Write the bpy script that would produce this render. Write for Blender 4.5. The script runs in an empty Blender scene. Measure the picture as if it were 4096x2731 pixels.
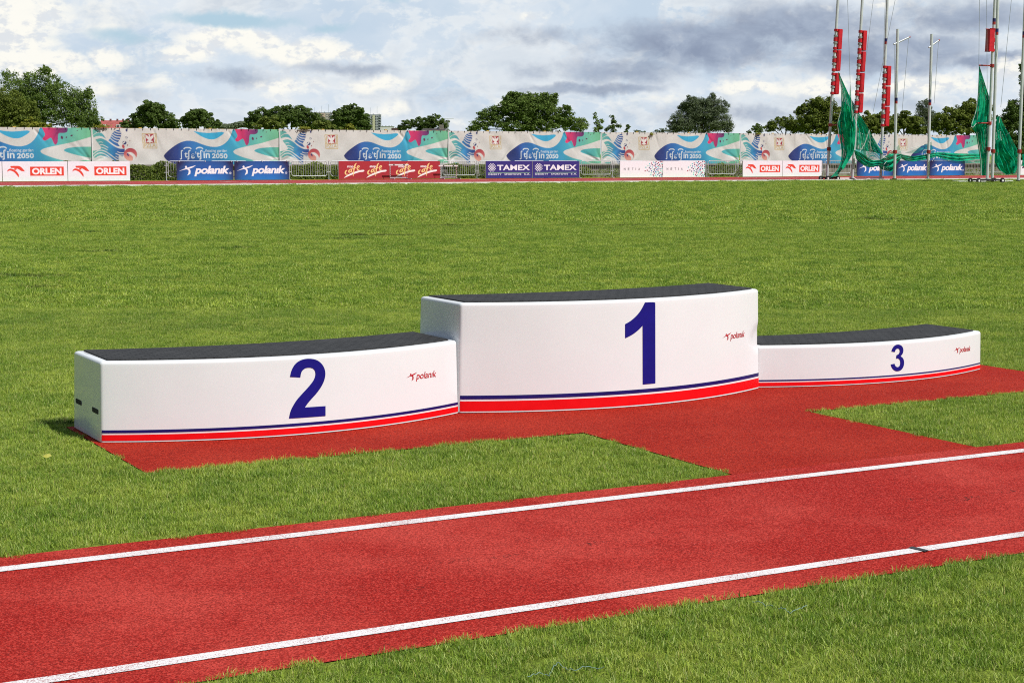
import bpy, bmesh, math, random
import numpy as np
from mathutils import Vector, Matrix

rng = np.random.default_rng(7)
random.seed(7)
SC = bpy.context.scene
COL = SC.collection
R = math.radians

# ------------------------------------------------------------------ camera
F, PITCH, ROLL, H = 6648.2, 0.11225, 0.001323, 1.40086     # focal length in photo pixels (4096 wide)
cam_d = bpy.data.cameras.new('camera')
cam_d.sensor_width = 36.0
cam_d.lens = F / 4096 * 36.0
cam_d.clip_start = 0.1
cam_d.clip_end = 6000
cam = bpy.data.objects.new('camera', cam_d)
COL.objects.link(cam)
cam.matrix_world = Matrix.Translation((0, 0, H)) @ Matrix.Rotation(math.pi / 2 - PITCH, 4, 'X') @ Matrix.Rotation(ROLL, 4, 'Z')
SC.camera = cam

# ------------------------------------------------------------------ light
SUN_EL, SUN_AZ_V = 52.0, (0.80, -0.60)            # direction towards the sun (horizontal part)
sun_d = bpy.data.lights.new('sun', 'SUN')
sun_d.energy = 4.9
sun_d.angle = R(0.55)
sun_d.color = (1.0, 0.97, 0.93)
sun = bpy.data.objects.new('sun', sun_d)
COL.objects.link(sun)
ce = math.cos(R(SUN_EL))
sdir = Vector((SUN_AZ_V[0] * ce, SUN_AZ_V[1] * ce, math.sin(R(SUN_EL))))
sun.rotation_euler = sdir.to_track_quat('Z', 'Y').to_euler()
sun.location = (20, -20, 40)

SC.view_settings.view_transform = 'Standard'
SC.view_settings.look = 'None'
SC.view_settings.exposure = 0.0
SC.view_settings.gamma = 1.0
SC.render.engine = 'CYCLES'
SC.cycles.max_bounces = 8
SC.cycles.transparent_max_bounces = 16
SC.cycles.use_denoising = False
SC.cycles.filter_width = 1.05


def srgb(r, g, b):
    f = lambda c: (c / 255 / 12.92) if c / 255 <= 0.04045 else ((c / 255 + 0.055) / 1.055) ** 2.4
    return (f(r), f(g), f(b))


# ------------------------------------------------------------------ node helpers
class NT:
    def __init__(self, tree):
        self.t = tree
        self.n = tree.nodes
        self.l = tree.links

    def node(self, typ, **kw):
        nd = self.n.new(typ)
        for k, v in kw.items():
            setattr(nd, k, v)
        return nd

    def put(self, sock, v):
        if hasattr(v, 'is_output') or isinstance(v, bpy.types.NodeSocket):
            self.l.new(v, sock)
        else:
            if sock.type in ('RGBA',) and len(v) == 3:
                v = (*v, 1.0)
            sock.default_value = v

    def math(self, op, a, b=None, c=None, clamp=False):
        nd = self.node('ShaderNodeMath', operation=op, use_clamp=clamp)
        for i, v in enumerate((a, b, c)):
            if v is not None:
                self.put(nd.inputs[i], v)
        return nd.outputs[0]

    def vmath(self, op, a, b=None, c=None):
        nd = self.node('ShaderNodeVectorMath', operation=op)
        for i, v in enumerate((a, b, c)):
            if v is not None:
                self.put(nd.inputs[i], v)
        return nd.outputs['Value'] if op in ('LENGTH', 'DOT_PRODUCT') else nd.outputs[0]

    def mapr(self, v, a, b, c=0.0, d=1.0, smooth=True):
        nd = self.node('ShaderNodeMapRange', interpolation_type='SMOOTHSTEP' if smooth else 'LINEAR')
        for i, x in enumerate((v, a, b, c, d)):
            self.put(nd.inputs[i], x)
        return nd.outputs[0]

    def mix(self, f, a, b, blend='MIX'):
        nd = self.node('ShaderNodeMix', data_type='RGBA', blend_type=blend)
        self.put(nd.inputs[0], f)
        self.put(nd.inputs[6], a)
        self.put(nd.inputs[7], b)
        return nd.outputs[2]

    def noise(self, vec, scale, detail=4.0, rough=0.55, dist=0.0, out=0):
        nd = self.node('ShaderNodeTexNoise')
        if vec is not None:
            self.l.new(vec, nd.inputs['Vector'])
        nd.inputs['Scale'].default_value = scale
        nd.inputs['Detail'].default_value = detail
        nd.inputs['Roughness'].default_value = rough
        nd.inputs['Distortion'].default_value = dist
        return nd.outputs[out]


# ------------------------------------------------------------------ photo geometry: pixel -> point in the place
CX, CY = 2048.0, 1365.5


def ray(x, y):
    u, v = x - CX, y - CY
    c_, s_ = math.cos(ROLL), math.sin(ROLL)
    u, v = u * c_ + v * s_, -u * s_ + v * c_
    return np.array([u, F * math.cos(PITCH) - v * math.sin(PITCH), -v * math.cos(PITCH) - F * math.sin(PITCH)])


def at(x, y, Y):
    q = ray(x, y)
    k = Y / q[1]
    return np.array([q[0] * k, Y, H + q[2] * k])


def ground(x, y, z=0.0):
    q = ray(x, y)
    k = (z - H) / q[2]
    return q[:2] * k


D1 = np.array([.87541, .48338]); N1 = np.array([-.48338, .87541])     # along / across the runway
D2 = np.array([.88355, .46834]); N2 = np.array([-.46834, .88355])     # along / across the far straight


def onplane(x, y, N, d=D2, n=N2):
    q = ray(x, y)
    k = N / (q[:2] @ n)
    return float((q[:2] @ d) * k), float(H + q[2] * k)


def P1(s, n, z=0.0):
    p = s * D1 + n * N1
    return (p[0], p[1], z)


def P2(s, n, z=0.0):
    p = s * D2 + n * N2
    return (p[0], p[1], z)


A1 = math.atan2(D1[1], D1[0]); A2 = math.atan2(D2[1], D2[0])

# ------------------------------------------------------------------ world: Nishita sky seen between procedural clouds
W = bpy.data.worlds.new('World')
SC.world = W
W.use_nodes = True
t = NT(W.node_tree)
t.n.clear()
wout = t.node('ShaderNodeOutputWorld')
bg = t.node('ShaderNodeBackground')
bg.inputs['Strength'].default_value = 0.1
t.l.new(bg.outputs[0], wout.inputs[0])
sky = t.node('ShaderNodeTexSky', sky_type='NISHITA')
sky.sun_disc = False
sky.sun_elevation = R(SUN_EL)
sky.sun_rotation = math.atan2(SUN_AZ_V[0], SUN_AZ_V[1])
sky.air_density = 1.0
sky.dust_density = 1.5
geo = t.node('ShaderNodeNewGeometry')
dirn = t.vmath('SCALE', geo.outputs['Incoming'])
t.n[dirn.node.name].inputs['Scale'].default_value = -1.0
sep = t.node('ShaderNodeSeparateXYZ')
t.l.new(dirn, sep.inputs[0])
az = t.math('ARCTAN2', sep.outputs[0], sep.outputs[1])
el = t.math('ARCSINE', sep.outputs[2])
comb = t.node('ShaderNodeCombineXYZ')
KU = F / 100.0                                        # 1 unit = 100 photo pixels of angle
t.l.new(t.math('MULTIPLY', az, KU), comb.inputs[0])
t.l.new(t.math('MULTIPLY', el, KU), comb.inputs[1])
uv0 = comb.outputs[0]
wn = t.noise(uv0, 0.55, 5.0, 0.6, out=1)
wv = t.vmath('SUBTRACT', wn, (0.5, 0.5, 0.5))
wsc = t.node('ShaderNodeVectorMath', operation='MULTIPLY')
t.l.new(wv, wsc.inputs[0])
wsc.inputs[1].default_value = (2.2, 1.1, 0)
uv = t.vmath('ADD', uv0, wsc.outputs[0])
stretch = t.node('ShaderNodeVectorMath', operation='MULTIPLY')
t.l.new(uv0, stretch.inputs[0])
stretch.inputs[1].default_value = (0.62, 1.0, 1)
fb = t.noise(stretch.outputs[0], 0.9, 9.0, 0.6, 0.4)
fb2 = t.noise(stretch.outputs[0], 2.6, 8.0, 0.62, 0.2)
fbl = t.noise(stretch.outputs[0], 0.28, 6.0, 0.55, 0.3)


def blobs(lst):
    tot = None
    for (x, y, rx, ry, a) in lst:
        cx, cy = (x - 2048) / 100, (636 - y) / 100
        v = t.vmath('MULTIPLY_ADD', uv, (100 / rx, 100 / ry, 0), (-cx * 100 / rx, -cy * 100 / ry, 0))
        d = t.mapr(t.vmath('LENGTH', v), 0.0, 1.35, a, 0.0)
        tot = d if tot is None else t.math('MAXIMUM', tot, d)
    return tot


dark = blobs([(2780, 210, 560, 125, .85), (3150, 140, 560, 120, .75), (2500, 310, 460, 90, .6), (3500, 250, 480, 110, .9), (2150, 170, 330, 70, .45), (1420, 305, 330, 45, .55),
              (1000, 345, 300, 60, .5), (3950, 290, 330, 50, .9), (3800, 120, 420, 90, .7), (2350, 380, 420, 35, .75), (560, 420, 250, 70, .35), (1250, 290, 250, 35, .35), (2900, 480, 500, 60, .5),
              (1750, 420, 350, 50, .3), (2150, 310, 180, 60, .4), (3400, 430, 400, 50, .5)])
bright = blobs([(960, 195, 280, 55, 1.0), (1180, 230, 330, 55, .95), (1420, 245, 230, 30, .7), (760, 250, 200, 60, .8), (230, 300, 260, 75, 1.0), (490, 285, 120, 60, .95), (430, 400, 160, 50, .65), (670, 370, 150, 60, .55),
                (1130, 375, 170, 55, .85), (1520, 365, 220, 40, .75), (2960, 375, 190, 38, 1.0), (3720, 370, 420, 50, .85), (3980, 320, 140, 50, .8), (3300, 380, 260, 60, .7), (2140, 90, 70, 30, .5), (2080, 460, 200, 50, .5),
                (1555, 475, 80, 60, .55), (1850, 510, 90, 35, .5), (2600, 430, 240, 30, .45), (80, 130, 460, 200, .85), (3450, 60, 300, 50, .45)])
blue = blobs([(930, 120, 420, 45, 1.0), (560, 190, 240, 45, .75), (1500, 20, 260, 40, .85), (1330, 150, 150, 30, .8), (300, 190, 160, 40, .5), (1800, 60, 160, 30, .35)])

rough = t.math('SUBTRACT', fb, 0.5)
rough2 = t.math('SUBTRACT', fb2, 0.5)
mb = t.mapr(t.math('ADD', bright, t.math('ADD', t.math('MULTIPLY', rough, 1.4), t.math('MULTIPLY', rough2, .30))), 0.12, 0.74)
md = t.mapr(t.math('ADD', dark, t.math('ADD', t.math('MULTIPLY', rough, .9), t.math('MULTIPLY', rough2, .35))), 0.10, 0.72)
mblue = t.mapr(t.math('ADD', blue, t.math('ADD', t.math('MULTIPLY', rough, 0.9), t.math('MULTIPLY', rough2, .3))), 0.25, 0.95)
off1 = t.vmath('ADD', stretch.outputs[0], (31.7, 12.3, 4.0))
bank = t.noise(off1, .34, 9.0, .56, .5)
off2 = t.vmath('ADD', stretch.outputs[0], (5.1, 44.0, 9.0))
bank2 = t.noise(off2, .85, 9.0, .58, .4)
grey = t.mix(t.mapr(fbl, .35, .65), srgb(198, 215, 232), srgb(223, 232, 241))
# cloud banks with soft bodies and firmer upper edges
e1 = t.mapr(t.math('ADD', bank, t.math('MULTIPLY', rough2, .35)), .47, .56)
grey = t.mix(t.math('MULTIPLY', e1, .65), grey, t.mix(t.mapr(bank, .5, .75), srgb(238, 242, 244), srgb(202, 211, 222)))
e2 = t.mapr(t.math('ADD', bank2, t.math('MULTIPLY', rough, .3)), .50, .58)
grey = t.mix(t.math('MULTIPLY', e2, .33), grey, t.mix(t.mapr(bank2, .52, .7), srgb(240, 242, 242), srgb(190, 201, 214)))
dk = t.mix(t.mapr(fb, .35, .65), srgb(140, 153, 177), srgb(168, 181, 201))
dk = t.mix(t.math('MULTIPLY', e2, .22), dk, srgb(196, 205, 216))
c = t.mix(t.math('MULTIPLY', md, 0.97), grey, dk)
wht = t.mix(t.mapr(t.math('ADD', fb2, t.math('MULTIPLY', t.math('SUBTRACT', bank2, .5), .9)), .36, .54), srgb(226, 230, 234), srgb(255, 253, 244))
c = t.mix(t.math('MULTIPLY', mb, 0.95), c, wht)
# unseen sky overhead, darkened on purpose to weaken the fill light
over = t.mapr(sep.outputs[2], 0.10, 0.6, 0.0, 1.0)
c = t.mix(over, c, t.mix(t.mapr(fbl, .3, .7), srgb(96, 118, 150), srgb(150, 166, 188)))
away = t.mapr(t.math('ABSOLUTE', az), .45, 1.0, 0.0, 1.0)  # unseen sky beside and behind the view, darkened to deepen shaded faces
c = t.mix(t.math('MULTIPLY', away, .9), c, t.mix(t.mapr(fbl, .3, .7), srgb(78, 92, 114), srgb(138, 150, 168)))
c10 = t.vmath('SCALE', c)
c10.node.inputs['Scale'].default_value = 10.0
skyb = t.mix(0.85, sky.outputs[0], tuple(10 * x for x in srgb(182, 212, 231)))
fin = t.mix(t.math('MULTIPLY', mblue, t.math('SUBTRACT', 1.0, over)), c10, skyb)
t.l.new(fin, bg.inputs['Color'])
W.cycles.sampling_method = 'AUTOMATIC'

# ------------------------------------------------------------------ object helpers


def link(o, parent=None):
    COL.objects.link(o)
    if parent is not None:
        o.parent = parent
    return o


def tag(o, label=None, cat=None, group=None, kind=None):
    if label: o['label'] = label
    if cat: o['category'] = cat
    if group: o['group'] = group
    if kind: o['kind'] = kind
    return o


def empty(name, loc=(0, 0, 0), rz=0.0):
    o = bpy.data.objects.new(name, None)
    o.empty_display_size = 0.3
    o.location = loc
    o.rotation_euler = (0, 0, rz)
    return link(o)


def meshobj(name, verts, faces, mat=None, parent=None, smooth=False, mats=None, fmat=None):
    me = bpy.data.meshes.new(name)
    me.from_pydata([tuple(map(float, v)) for v in verts], [], [tuple(map(int, f)) for f in faces])
    for m in (mats or ([mat] if mat else [])):
        me.materials.append(m)
    if fmat is not None:
        me.polygons.foreach_set('material_index', np.asarray(fmat, dtype=np.int32))
    if smooth:
        me.polygons.foreach_set('use_smooth', np.ones(len(me.polygons), dtype=bool))
    me.update()
    return link(bpy.data.objects.new(name, me), parent)


def copy_tree(o, parent=None):
    c_ = o.copy()
    link(c_)
    if parent is not None:
        c_.parent = parent
    for ch in list(o.children):
        copy_tree(ch, c_)
    return c_


class MB:
    def __init__(self):
        self.v = []; self.f = []; self.m = []

    def add(self, vs, fs, m=0):
        b = len(self.v)
        self.v += [tuple(v) for v in vs]
        self.f += [tuple(b + i for i in f) for f in fs]
        self.m += [m] * len(fs)

    def box(self, c, size, m=0, M=None):
        x, y, z = (s / 2 for s in size)
        vs = [(c[0] + sx * x, c[1] + sy * y, c[2] + sz * z) for sx in (-1, 1) for sy in (-1, 1) for sz in (-1, 1)]
        if M is not None:
            vs = [tuple(M @ Vector(v)) for v in vs]
        self.add(vs, [(0, 1, 3, 2), (4, 6, 7, 5), (0, 4, 5, 1), (2, 3, 7, 6), (0, 2, 6, 4), (1, 5, 7, 3)], m)

    def tube(self, pts, r, seg=8, m=0, caps=True):
        pts = [Vector(p) for p in pts]
        rr = r if isinstance(r, (list, tuple)) else [r] * len(pts)
        rings = []
        up = Vector((0.13, 0.07, 1)).normalized()
        for i, p in enumerate(pts):
            tdir = (pts[min(i + 1, len(pts) - 1)] - pts[max(i - 1, 0)])
            if tdir.length < 1e-9: tdir = Vector((0, 0, 1))
            tdir.normalize()
            a = tdir.cross(up)
            if a.length < 0.05: a = tdir.cross(Vector((1, 0, 0)))
            a.normalize(); b = tdir.cross(a)
            rings.append([p + (a * math.cos(2 * math.pi * k / seg) + b * math.sin(2 * math.pi * k / seg)) * rr[i] for k in range(seg)])
        vs = [v for r_ in rings for v in r_]
        fs = []
        for i in range(len(pts) - 1):
            for k in range(seg):
                k2 = (k + 1) % seg
                fs.append((i * seg + k, i * seg + k2, (i + 1) * seg + k2, (i + 1) * seg + k))
        self.add(vs, fs, m)
        if caps:                                  # caps on vertices of their own, so that smooth sides stay round
            self.add(rings[0], [tuple(range(seg))[::-1]], m)
            self.add(rings[-1], [tuple(range(seg))], m)

    def build(self, name, mat, parent=None, smooth=False, mats=None):
        return meshobj(name, self.v, self.f, mat, parent, smooth, mats, self.m if mats else None)


# ------------------------------------------------------------------ materials
MATS = {}


def principled(name, color, rough=0.6, metal=0.0, spec=0.5, var=0.0, vscale=6.0, bump=0.0, bscale=40.0, coord='Object'):
    m = bpy.data.materials.new(name)
    m.use_nodes = True
    t_ = NT(m.node_tree)
    b = t_.n['Principled BSDF']
    b.inputs['Roughness'].default_value = rough
    b.inputs['Metallic'].default_value = metal
    b.inputs['Specular IOR Level'].default_value = spec
    tc = t_.node('ShaderNodeTexCoord')
    if var > 0:
        nz = t_.noise(tc.outputs[coord], vscale, 5.0, 0.6)
        lo = tuple(max(0, x * (1 - var)) for x in color); hi = tuple(min(1, x * (1 + var)) for x in color)
        t_.l.new(t_.mix(t_.mapr(nz, .3, .7), lo, hi), b.inputs['Base Color'])
    else:
        b.inputs['Base Color'].default_value = (*color, 1)
    if bump > 0:
        nz = t_.noise(tc.outputs[coord], bscale, 3.0, 0.6)
        bp = t_.node('ShaderNodeBump')
        bp.inputs['Strength'].default_value = bump
        bp.inputs['Distance'].default_value = 0.01
        t_.l.new(nz, bp.inputs['Height'])
        t_.l.new(bp.outputs[0], b.inputs['Normal'])
    MATS[name] = m
    return m


M_white = principled('white_gelcoat', (.78, .785, .785), .16, var=.025, vscale=2.5)
def gelcoat():
    m = bpy.data.materials.new('white_gelcoat')
    m.use_nodes = True
    t_ = NT(m.node_tree)
    b_ = t_.n['Principled BSDF']
    tc_ = t_.node('ShaderNodeTexCoord')
    ob = tc_.outputs['Object']
    st = t_.node('ShaderNodeVectorMath', operation='MULTIPLY')
    t_.l.new(ob, st.inputs[0]); st.inputs[1].default_value = (5.0, 5.0, 1.2)
    streak = t_.noise(st.outputs[0], 3.0, 6.0, .7)
    spots = t_.noise(ob, 26.0, 5.0, .75)
    soft = t_.noise(ob, 2.2, 4.0, .6)
    sp = t_.node('ShaderNodeSeparateXYZ'); t_.l.new(ob, sp.inputs[0])
    col = t_.mix(t_.mapr(soft, .3, .7), (.805, .83, .84), (.775, .80, .81))
    col = t_.mix(t_.mapr(streak, .58, .80, 0, .09), col, (.52, .50, .45))
    splash = t_.math('MULTIPLY', t_.mapr(sp.outputs[2], 0.0, .11, 1.0, 0.0), t_.mapr(spots, .54, .70, 0.0, .22))
    col = t_.mix(splash, col, (.38, .26, .22))
    col = t_.mix(t_.mapr(spots, .72, .76, 0, .5), col, (.35, .33, .31))
    t_.l.new(col, b_.inputs['Base Color'])
    t_.l.new(t_.mapr(streak, .35, .75, .12, .30), b_.inputs['Roughness'])
    wob = t_.noise(ob, 3.5, 2.0, .5)
    bp_ = t_.node('ShaderNodeBump'); bp_.inputs['Strength'].default_value = .06; bp_.inputs['Distance'].default_value = .02
    t_.l.new(wob, bp_.inputs['Height']); t_.l.new(bp_.outputs[0], b_.inputs['Normal'])
    return m


def film(name, c1, c2):
    m = bpy.data.materials.new(name)
    m.use_nodes = True
    t_ = NT(m.node_tree)
    b_ = t_.n['Principled BSDF']
    tc_ = t_.node('ShaderNodeTexCoord')
    ob = tc_.outputs['Object']
    st = t_.node('ShaderNodeVectorMath', operation='MULTIPLY')
    t_.l.new(ob, st.inputs[0]); st.inputs[1].default_value = (9.0, 9.0, 2.0)
    scr = t_.noise(st.outputs[0], 7.0, 5.0, .8)
    nz_ = t_.noise(ob, 9.0, 4.0, .6)
    col = t_.mix(t_.mapr(nz_, .3, .7), c1, c2)
    col = t_.mix(t_.mapr(scr, .70, .76, 0, .55), col, (.6, .57, .56))
    t_.l.new(col, b_.inputs['Base Color'])
    b_.inputs['Roughness'].default_value = .42
    b_.inputs['Specular IOR Level'].default_value = .25
    return m


M_white = gelcoat()
M_digit = principled('number_film', srgb(24, 18, 122), .45, spec=.25, var=.08, vscale=14.0)
M_redf = principled('red_film', srgb(232, 8, 18), .45, spec=.25, var=.08, vscale=10.0)
M_blue = film('navy_stripe', srgb(26, 18, 92), srgb(34, 26, 108))
M_redf = film('red_stripe', srgb(226, 6, 16), srgb(236, 14, 22))
M_logo = principled('logo_red', srgb(188, 34, 46), .4, var=.05)
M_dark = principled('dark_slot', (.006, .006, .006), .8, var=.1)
M_steel = principled('galvanised_steel', (.46, .48, .50), .4, .15, var=.12, vscale=20.0)
M_polemat = principled('pole_paint', (.58, .60, .61), .4, .1, var=.08, vscale=3.0)
M_padred = principled('pad_vinyl', srgb(190, 26, 40), .45, var=.15, vscale=5.0, bump=.4, bscale=9.0)
M_strap = principled('strap_grey', (.30, .30, .30), .7, var=.2)
M_padwhite = principled('pad_white_patch', (.62, .62, .60), .6, var=.1)
M_bracket = principled('bracket_red', srgb(150, 40, 36), .5, var=.15)
M_black = principled('black_rubber', (.015, .015, .016), .7, var=.2)
M_whitepaint = principled('white_paint', (.72, .72, .70), .5, var=.06)
M_bandblue = principled('band_navy', srgb(30, 30, 90), .5, var=.05)
M_rope = principled('white_rope', (.55, .58, .55), .8, var=.1)
M_wire = principled('grey_wire', (.30, .33, .36), .6, var=.1)
M_bark = principled('bark', (.055, .042, .03), .9, var=.3, vscale=8.0, bump=.6, bscale=12.0)
M_concrete = principled('weathered_concrete', (.20, .18, .15), .9, var=.35, vscale=3.0, bump=.5, bscale=20.0)
M_roofdark = principled('dark_roof_tiles', (.05, .042, .04), .85, var=.3, vscale=2.0, bump=.8, bscale=6.0)
M_tape = principled('black_tape', (.02, .02, .02), .5, var=.1)
M_twine = principled('pale_blue_twine', srgb(112, 140, 132), .7, var=.1)
M_yellow = principled('yellow_leaf', srgb(168, 166, 66), .6, var=.1)
M_clip = principled('yellow_clip', srgb(190, 160, 70), .6, var=.2)
M_mat = bpy.data.materials.new('rubber_mat')
M_mat.use_nodes = True
t = NT(M_mat.node_tree)
b = t.n['Principled BSDF']
tc = t.node('ShaderNodeTexCoord')
br = t.node('ShaderNodeTexBrick')
t.l.new(tc.outputs['Object'], br.inputs['Vector'])
br.inputs['Color1'].default_value = (.030, .030, .030, 1)
br.inputs['Color2'].default_value = (.040, .040, .040, 1)
br.inputs['Mortar'].default_value = (.016, .016, .016, 1)
br.inputs['Scale'].default_value = 1.0
br.inputs['Mortar Size'].default_value = 0.005
br.inputs['Mortar Smooth'].default_value = 0.4
br.inputs['Brick Width'].default_value = 0.062
br.inputs['Row Height'].default_value = 0.046
nz = t.noise(tc.outputs['Object'], 5.0, 5.0, .65)
t.l.new(t.mix(t.mapr(nz, .35, .75, 0, .5), br.outputs[0], (.052, .052, .051)), b.inputs['Base Color'])
b.inputs['Roughness'].default_value = .75
b.inputs['Specular IOR Level'].default_value = .2
bp = t.node('ShaderNodeBump')
bp.inputs['Strength'].default_value = .45
bp.inputs['Distance'].default_value = .003
t.l.new(t.math('SUBTRACT', 1.0, br.outputs['Fac']), bp.inputs['Height'])
t.l.new(bp.outputs[0], b.inputs['Normal'])


def tartan(name, c_lo, c_mid, c_hi, worn=0.35, marks=()):
    """red poured rubber: granules with dark gaps, faded patches"""
    m = bpy.data.materials.new(name)
    m.use_nodes = True
    t_ = NT(m.node_tree)
    b_ = t_.n['Principled BSDF']
    tc_ = t_.node('ShaderNodeTexCoord')
    ob = tc_.outputs['Object']
    fine = t_.noise(ob, 300.0, 3.0, .75)
    grain = t_.noise(ob, 130.0, 3.0, .7)
    big = t_.noise(ob, 1.1, 5.0, .6)
    mid = t_.noise(ob, 7.0, 5.0, .65)
    col = t_.mix(t_.mapr(fine, .36, .64), c_lo, c_mid)
    col = t_.mix(t_.math('MULTIPLY', t_.mapr(big, .38, .66), worn), col, c_hi)
    col = t_.mix(t_.mapr(mid, .45, .80, 0.0, .16), col, tuple(x * .5 for x in c_mid))
    vo = t_.node('ShaderNodeTexVoronoi')
    t_.l.new(ob, vo.inputs['Vector'])
    vo.inputs['Scale'].default_value = 210.0
    bw = t_.node('ShaderNodeRGBToBW')
    t_.l.new(vo.outputs['Color'], bw.inputs[0])
    col = t_.mix(t_.mapr(bw.outputs[0], .30, .62, .55, 0.0), col, tuple(x * .45 for x in c_lo))
    col = t_.mix(t_.mapr(bw.outputs[0], .62, .80, 0.0, .45), col, c_hi)
    pit = t_.mapr(t_.math('ADD', grain, t_.math('MULTIPLY', t_.math('SUBTRACT', mid, .5), .25)), .37, .31)
    col = t_.mix(t_.math('MULTIPLY', pit, .85), col, (.030, .008, .008))
    if marks:
        sc_ = None
        for (x, y, rs, rn) in marks:
            q = ground(x, y); s_, n_ = q @ D1, q @ N1
            us = t_.math('DIVIDE', t_.math('SUBTRACT', t_.vmath('DOT_PRODUCT', ob, (D1[0], D1[1], 0)), float(s_)), rs)
            un = t_.math('DIVIDE', t_.math('SUBTRACT', t_.vmath('DOT_PRODUCT', ob, (N1[0], N1[1], 0)), float(n_)), rn)
            d_ = t_.mapr(t_.math('SQRT', t_.math('ADD', t_.math('MULTIPLY', us, us), t_.math('MULTIPLY', un, un))), .2, 1.2, 1.0, 0.0)
            sc_ = d_ if sc_ is None else t_.math('MAXIMUM', sc_, d_)
        crumb = t_.noise(ob, 55.0, 4.0, .8)
        col = t_.mix(t_.mapr(t_.math('ADD', crumb, t_.math('MULTIPLY', sc_, .16)), .70, .76, 0, .9), col, (.028, .014, .012))
    t_.l.new(col, b_.inputs['Base Color'])
    b_.inputs['Roughness'].default_value = .8
    b_.inputs['Specular IOR Level'].default_value = .08
    bp_ = t_.node('ShaderNodeBump')
    bp_.inputs['Strength'].default_value = .55
    bp_.inputs['Distance'].default_value = .004
    t_.l.new(t_.math('SUBTRACT', t_.math('ADD', fine, grain), t_.math('MULTIPLY', pit, .6)), bp_.inputs['Height'])
    t_.l.new(bp_.outputs[0], b_.inputs['Normal'])
    return m


M_runway = tartan('red_tartan', srgb(130, 17, 12), srgb(193, 49, 40), srgb(211, 84, 72), .55, [(1400 + x * .6576, 1700 + y * .6576, a_, b_) for x, y, a_, b_ in ((640, 830, .16, .05), (930, 805, .12, .03), (1350, 737, .16, .03), (1480, 722, .16, .05), (390, 1000, .1, .03))] + [(2700 + x * .6576, 1700 + y * .6576, a_, b_) for x, y, a_, b_ in ((1450, 452, .18, .04), (1600, 445, .2, .05), (1780, 450, .2, .06), (2050, 405, .2, .05))])
M_pad = tartan('red_tartan_pad', srgb(122, 16, 9), srgb(184, 45, 29), srgb(198, 68, 48), .32)
M_track = tartan('red_tartan_track', srgb(142, 32, 32), srgb(184, 56, 54), srgb(196, 74, 70), .5)


def line_mat():
    m = bpy.data.materials.new('line_paint')
    m.use_nodes = True
    t_ = NT(m.node_tree)
    b_ = t_.n['Principled BSDF']
    tc_ = t_.node('ShaderNodeTexCoord')
    ob = tc_.outputs['Object']
    fine = t_.noise(ob, 210.0, 3.0, .7)
    big = t_.noise(ob, 3.0, 4.0, .6)
    thr = t_.mapr(t_.math('SUBTRACT', fine, t_.math('MULTIPLY', t_.mapr(big, .35, .7), .08)), .33, .44)
    col = t_.mix(thr, srgb(150, 70, 68), (.74, .72, .71))
    t_.l.new(col, b_.inputs['Base Color'])
    b_.inputs['Roughness'].default_value = .75
    bp_ = t_.node('ShaderNodeBump')
    bp_.inputs['Strength'].default_value = .5
    bp_.inputs['Distance'].default_value = .003
    t_.l.new(fine, bp_.inputs['Height'])
    t_.l.new(bp_.outputs[0], b_.inputs['Normal'])
    return m


M_line = line_mat()


DIVOTS_SHADE = [(335, 931, .5, .30), (1724, 1126, .16, .16), (148, 1153, .30, .16), (110, 1106, .55, .22), (1385, 957, .5, .25), (1500, 944, 1.1, .3), (950, 994, .35, .2), (1815, 905, .7, .35), (400, 1010, .4, .2), (3560, 880, 1.0, .4), (2500, 905, .8, .3), (250, 1690, .18, .12)]  # last patch is the podium's shadow painted into the grass colour


def turf_colors(t_, pos):
    """patchy lawn colour shared by soil sheet and blades"""
    big = t_.noise(pos, .22, 4.0, .6)
    mid = t_.noise(pos, 1.3, 5.0, .6)
    st = t_.node('ShaderNodeVectorMath', operation='MULTIPLY')
    t_.l.new(pos, st.inputs[0]); st.inputs[1].default_value = (.35, 1.0, 1)
    far = t_.noise(st.outputs[0], .5, 5.0, .65)
    a = t_.mix(t_.mapr(mid, .34, .68), srgb(134, 164, 54), srgb(186, 202, 84))
    a = t_.mix(t_.mapr(big, .40, .66, 0, .55), a, srgb(164, 184, 70))
    a = t_.mix(t_.mapr(far, .54, .74, 0, .5), a, srgb(84, 118, 36))
    divot_shade = None
    for (x, y, rx, ry) in DIVOTS_SHADE:
        g_ = np.array([ray(x, y)]) [0]; k_ = -H / g_[2]
        px_, py_ = g_[0] * k_, g_[1] * k_
        v_ = t_.vmath('MULTIPLY_ADD', pos, (1 / rx, 1 / ry, 0), (-px_ / rx, -py_ / ry, 0))
        d_ = t_.mapr(t_.vmath('LENGTH', v_), .5, 1.15, 1.0, 0.0)
        divot_shade = d_ if divot_shade is None else t_.math('MAXIMUM', divot_shade, d_)
    ragged = t_.noise(pos, 7.0, 4.0, .7)
    a = t_.mix(t_.math('MULTIPLY', divot_shade, t_.mapr(ragged, .35, .55, .15, .95)), a, srgb(48, 66, 24))
    return a


M_soil = bpy.data.materials.new('turf_soil')
M_soil.use_nodes = True
t = NT(M_soil.node_tree)
b = t.n['Principled BSDF']
geo = t.node('ShaderNodeNewGeometry')
tcol = turf_colors(t, geo.outputs['Position'])
nf = t.noise(geo.outputs['Position'], 60.0, 4.0, .7)
tcol = t.mix(t.mapr(nf, .35, .65, .15, .75), tcol, srgb(70, 78, 34))
t.l.new(tcol, b.inputs['Base Color'])
b.inputs['Roughness'].default_value = .95
b.inputs['Specular IOR Level'].default_value = .1
bp = t.node('ShaderNodeBump'); bp.inputs['Strength'].default_value = 1.0; bp.inputs['Distance'].default_value = .03
t.l.new(nf, bp.inputs['Height']); t.l.new(bp.outputs[0], b.inputs['Normal'])

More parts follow.
